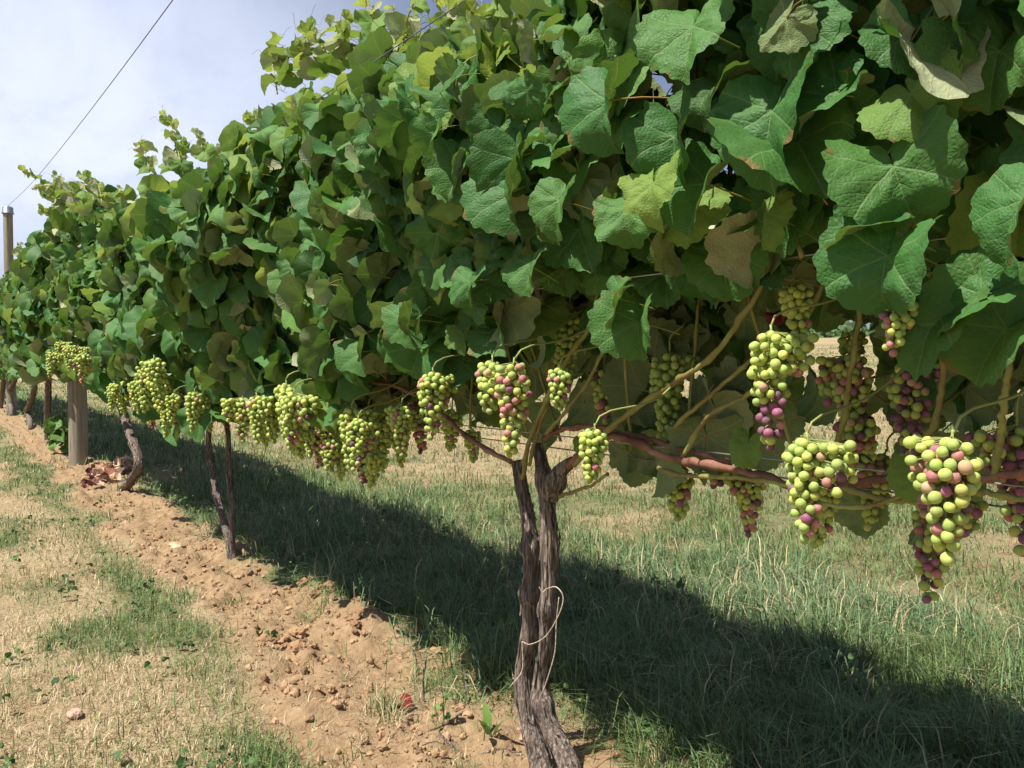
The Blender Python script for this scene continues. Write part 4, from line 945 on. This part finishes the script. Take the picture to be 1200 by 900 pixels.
def litter():
    a = Acc()
    for i in range(110):
        t = rng.random(); p = at_ground(102 + 55 * t + rng.normal(0, 3), 569 - 20 * t + rng.normal(0, 3.0)); p[2] = gz(p[0], p[1]) + rng.uniform(.01, .07)
        c = np.array([[.72, .47, .31], [.64, .39, .26], [.21, .075, .055], [.12, .045, .04], [.78, .58, .42]])[rng.choice(5, p=[.38, .24, .07, .05, .26] if t > .2 else [.12, .12, .28, .36, .12])]
        small_leaf(p, rng.uniform(.035, .075), rng.normal(0, 1, 3) * .6 + np.array([0, -.3, 1]), rng.normal(0, 1, 3), c * rng.uniform(.7, 1.2), a, int(rng.integers(0, NVAR)))
    tag(a.build('leaf_litter', M_LITTER), 'heap of withered peach and dark red leaves by the elbow shaped trunk', 'leaf litter', kind='stuff')
    a = Acc(); p = at_ground(473, 827); p[2] = gz(p[0], p[1]) + .012
    small_leaf(np.zeros(3), .034, (0.1, -.6, 1), (1, .3, .2), np.array([.24, .04, .03]), a, 4)
    o = a.build('fallen_leaf', M_LITTER); o.location = p; tag(o, 'single bright red fallen leaf on the bare soil', 'leaf')
    a = Acc(); p = at_ground(650, 830); p = at_ground(710, 885); p[2] = gz(p[0], p[1]) + .02
    small_leaf(np.zeros(3), .03, (0.1, -.8, .7), (0, .3, 1), np.array([.40, .20, .11]), a, 6)
    o = a.build('fallen_leaf', M_LITTER); o.location = p; tag(o, 'brown dry leaf in the grass right of the twin trunks', 'leaf')
    V, F = ICO[3]; p = at_ground(87, 851); p[2] = gz(p[0], p[1]) + .006
    o = build('stone', lump(V, 7, .22, 1.4) * np.array([.020, .016, .011]), [F], M_ROCK); o.location = p; tag(o, 'pinkish stone lying in the dry grass', 'stone')
    p = at_ground(205, 640); p[2] = gz(p[0], p[1]) + .006
    o = build('stone', lump(V, 17, .35, 1.2) * np.array([.05, .03, .014]), [F], plain('tan_stone', (.46, .33, .20), .9)); o.location = p; tag(o, 'flat tan stone on the bare soil before the second vine', 'stone')
    for pts, r, lab in (([(492, 750), (494, 800), (497, 815)], .0035, 'short upright grey twig stuck in the bare soil'),
                        ([(543, 790), (548, 820), (535, 840), (505, 862)], .0042, 'crooked grey twig lying on the bare soil'),
                        ([(515, 873), (545, 877), (580, 878), (612, 882)], .0040, 'long brown twig on the soil at the foot of the trunks')):
        P = np.array([at_ground(*q) for q in pts])
        for i, q in enumerate(P): q[2] = gz(q[0], q[1]) + .008
        if 'upright' in lab:
            b = P[-1].copy(); P = np.array([b + [0, 0, -.02], b + [-.004, 0, .05], b + [.003, .004, .115]])
        loc = P[0].copy(); q = resample(P, 20) - loc + rng.normal(0, .0012, (20, 3)); v, f, t = tube(q, np.linspace(r, r * .5, 20), 8)
        o = Acc().add(v, f, barkco=t).build('twig', M_BARK); o.location = loc; tag(o, lab, 'twig', 'twigs on the bare soil')
litter()
def weeds():
    a = Acc()
    G = np.array([.060, .115, .032])
    n = 900; X = CAMP[0] - np.exp(rng.uniform(math.log(1.1), math.log(7), n)); Y = rng.uniform(-1.9, 1.2, n)
    ok = rng.random(n) < np.where((Y < -.25), .16 * (1 + 1.5 * green_mask(X, Y)), np.where(Y < .1, .02, .22)); X, Y = X[ok], Y[ok]
    for x, y in zip(X, Y):
        z = gz(x, y)
        for j in range(rng.integers(3, 8)):
            s = rng.uniform(.008, .022); o = rng.normal(0, .018, 2); h = rng.uniform(.012, .05 if y < 0 else .10)
            small_leaf(np.array([x + o[0], y + o[1], z + h]), s, (rng.normal(0, .4), rng.normal(-.2, .4), 1), (o[0] * 30 + .1, o[1] * 30, -.2), G * rng.uniform(.6, 1.6), a, int(rng.integers(0, NVAR)))
    tag(a.build('weeds', M_GRASS), 'low broad leaved weeds scattered through the grass', 'weeds', kind='stuff')
    # a seedling with strap leaves, and a sprout by the post
    def plant(name, px, py, leaves, label, h, s, strap=False):
        p = at_ground(px, py); p[2] = gz(p[0], p[1]); e = empty(name, p, label, 'weed'); st, lf = Acc(), Acc()
        for j in range(leaves):
            az = j * 2.4 + .4; t = (j + 1) / leaves; b = np.array([0, 0, h * t * .8]); tip = b + np.array([math.cos(az), math.sin(az), .7]) * s * .5
            v, f, _ = tube(resample([[0, 0, -.01], b * .7 + tip * .1, tip], 8), .0016 * max(1, h * 4), 6); st.add(v, f, tint=np.array([.16, .24, .07]))
            if strap:
                k = np.linspace(0, 1, 9); wd = s * .16 * np.sin(np.pi * np.clip(k * .93 + .07, 0, 1)) ** .8; dr = np.array([math.cos(az) * .4, math.sin(az) * .4, 1.0]); sd = np.array([-math.sin(az), math.cos(az), 0])
                c = tip * .3 + dr * k[:, None] * s + np.array([math.cos(az), math.sin(az), -.5]) * (k[:, None] ** 2.5) * s * .35
                V = np.concatenate([c - sd * wd[:, None], c + np.array([0, 0, -.15]) * wd[:, None], c + sd * wd[:, None]]); jj = np.arange(8)
                lf.add(V, [np.concatenate([np.stack([jj, jj + 1, jj + 10, jj + 9], -1), np.stack([jj + 9, jj + 10, jj + 19, jj + 18], -1)])], tint=np.array([.17, .30, .06]) * rng.uniform(.8, 1.2))
            else: small_leaf(tip, s * rng.uniform(.7, 1.2), (rng.normal(0, .4), -.7, .8), (math.cos(az), math.sin(az), -.4), np.array([.12, .23, .05]) * rng.uniform(.7, 1.5), lf, int(rng.integers(0, NVAR)))
        st.build('stem', M_STEM, e); lf.build('leaves', M_GRASS, e)
    plant('weed_seedling', 574, 868, 3, 'bright green strap leaved seedling on the soil left of the twin trunks', .025, .066, True)
    plant('weed_seedling', 617, 800, 3, 'small round leaved sprout against the left of the twin trunks', .05, .022)
    plant('vine_sprout', 72, 533, 13, 'leafy green sprout growing left of the thick wooden post', .36, .13)
    plant('weed_seedling', 520, 845, 4, 'tiny sparse seedling beside the crooked twig', .07, .02)
weeds()

# ------------------------------------------------------------------ far-off wood beyond the field
def wood():
    a = Acc(); V, F, C, A = TEMPL[(2, 0)]
    n = 9000; ang = rng.uniform(R(-65), R(80), n); rad = 150 + rng.uniform(0, 25, n)
    X = CAMP[0] + rad * np.sin(ang) - 40; Y = rad * np.cos(ang) * .8 + 30
    Hh = 5.5 + 2.2 * fbm(X * .12, Y * .05, 0, 5, 3); u = rng.random(n)
    P = np.stack([X, Y + 4 * np.sqrt(1 - u ** 2) * -1, ground_z(X, Y) + u * Hh], -1)
    s = rng.uniform(.8, 1.9, n); N = unit(rng.normal(0, 1, (n, 3)) + np.array([0, -.8, .6])); T = unit(np.cross(N, rng.normal(0, 1, (n, 3)))); M = np.stack([np.cross(T, N), T, N], -1)
    Wv = np.einsum('kij,nj->kni', M, V) * s[:, None, None] + P[:, None, :]; off = (np.arange(n) * len(V))[:, None, None]
    a.add(Wv.reshape(-1, 3), [(F[None] + off).reshape(-1, 4), (C[None] + off).reshape(-1, 3)], tint=np.repeat(np.array([.07, .12, .04]) * rng.uniform(.6, 1.6, (n, 1)), len(V), 0))
    tag(a.build('treeline', M_GRASS), 'low far-off line of green trees beyond the field', 'trees', kind='stuff')
wood()
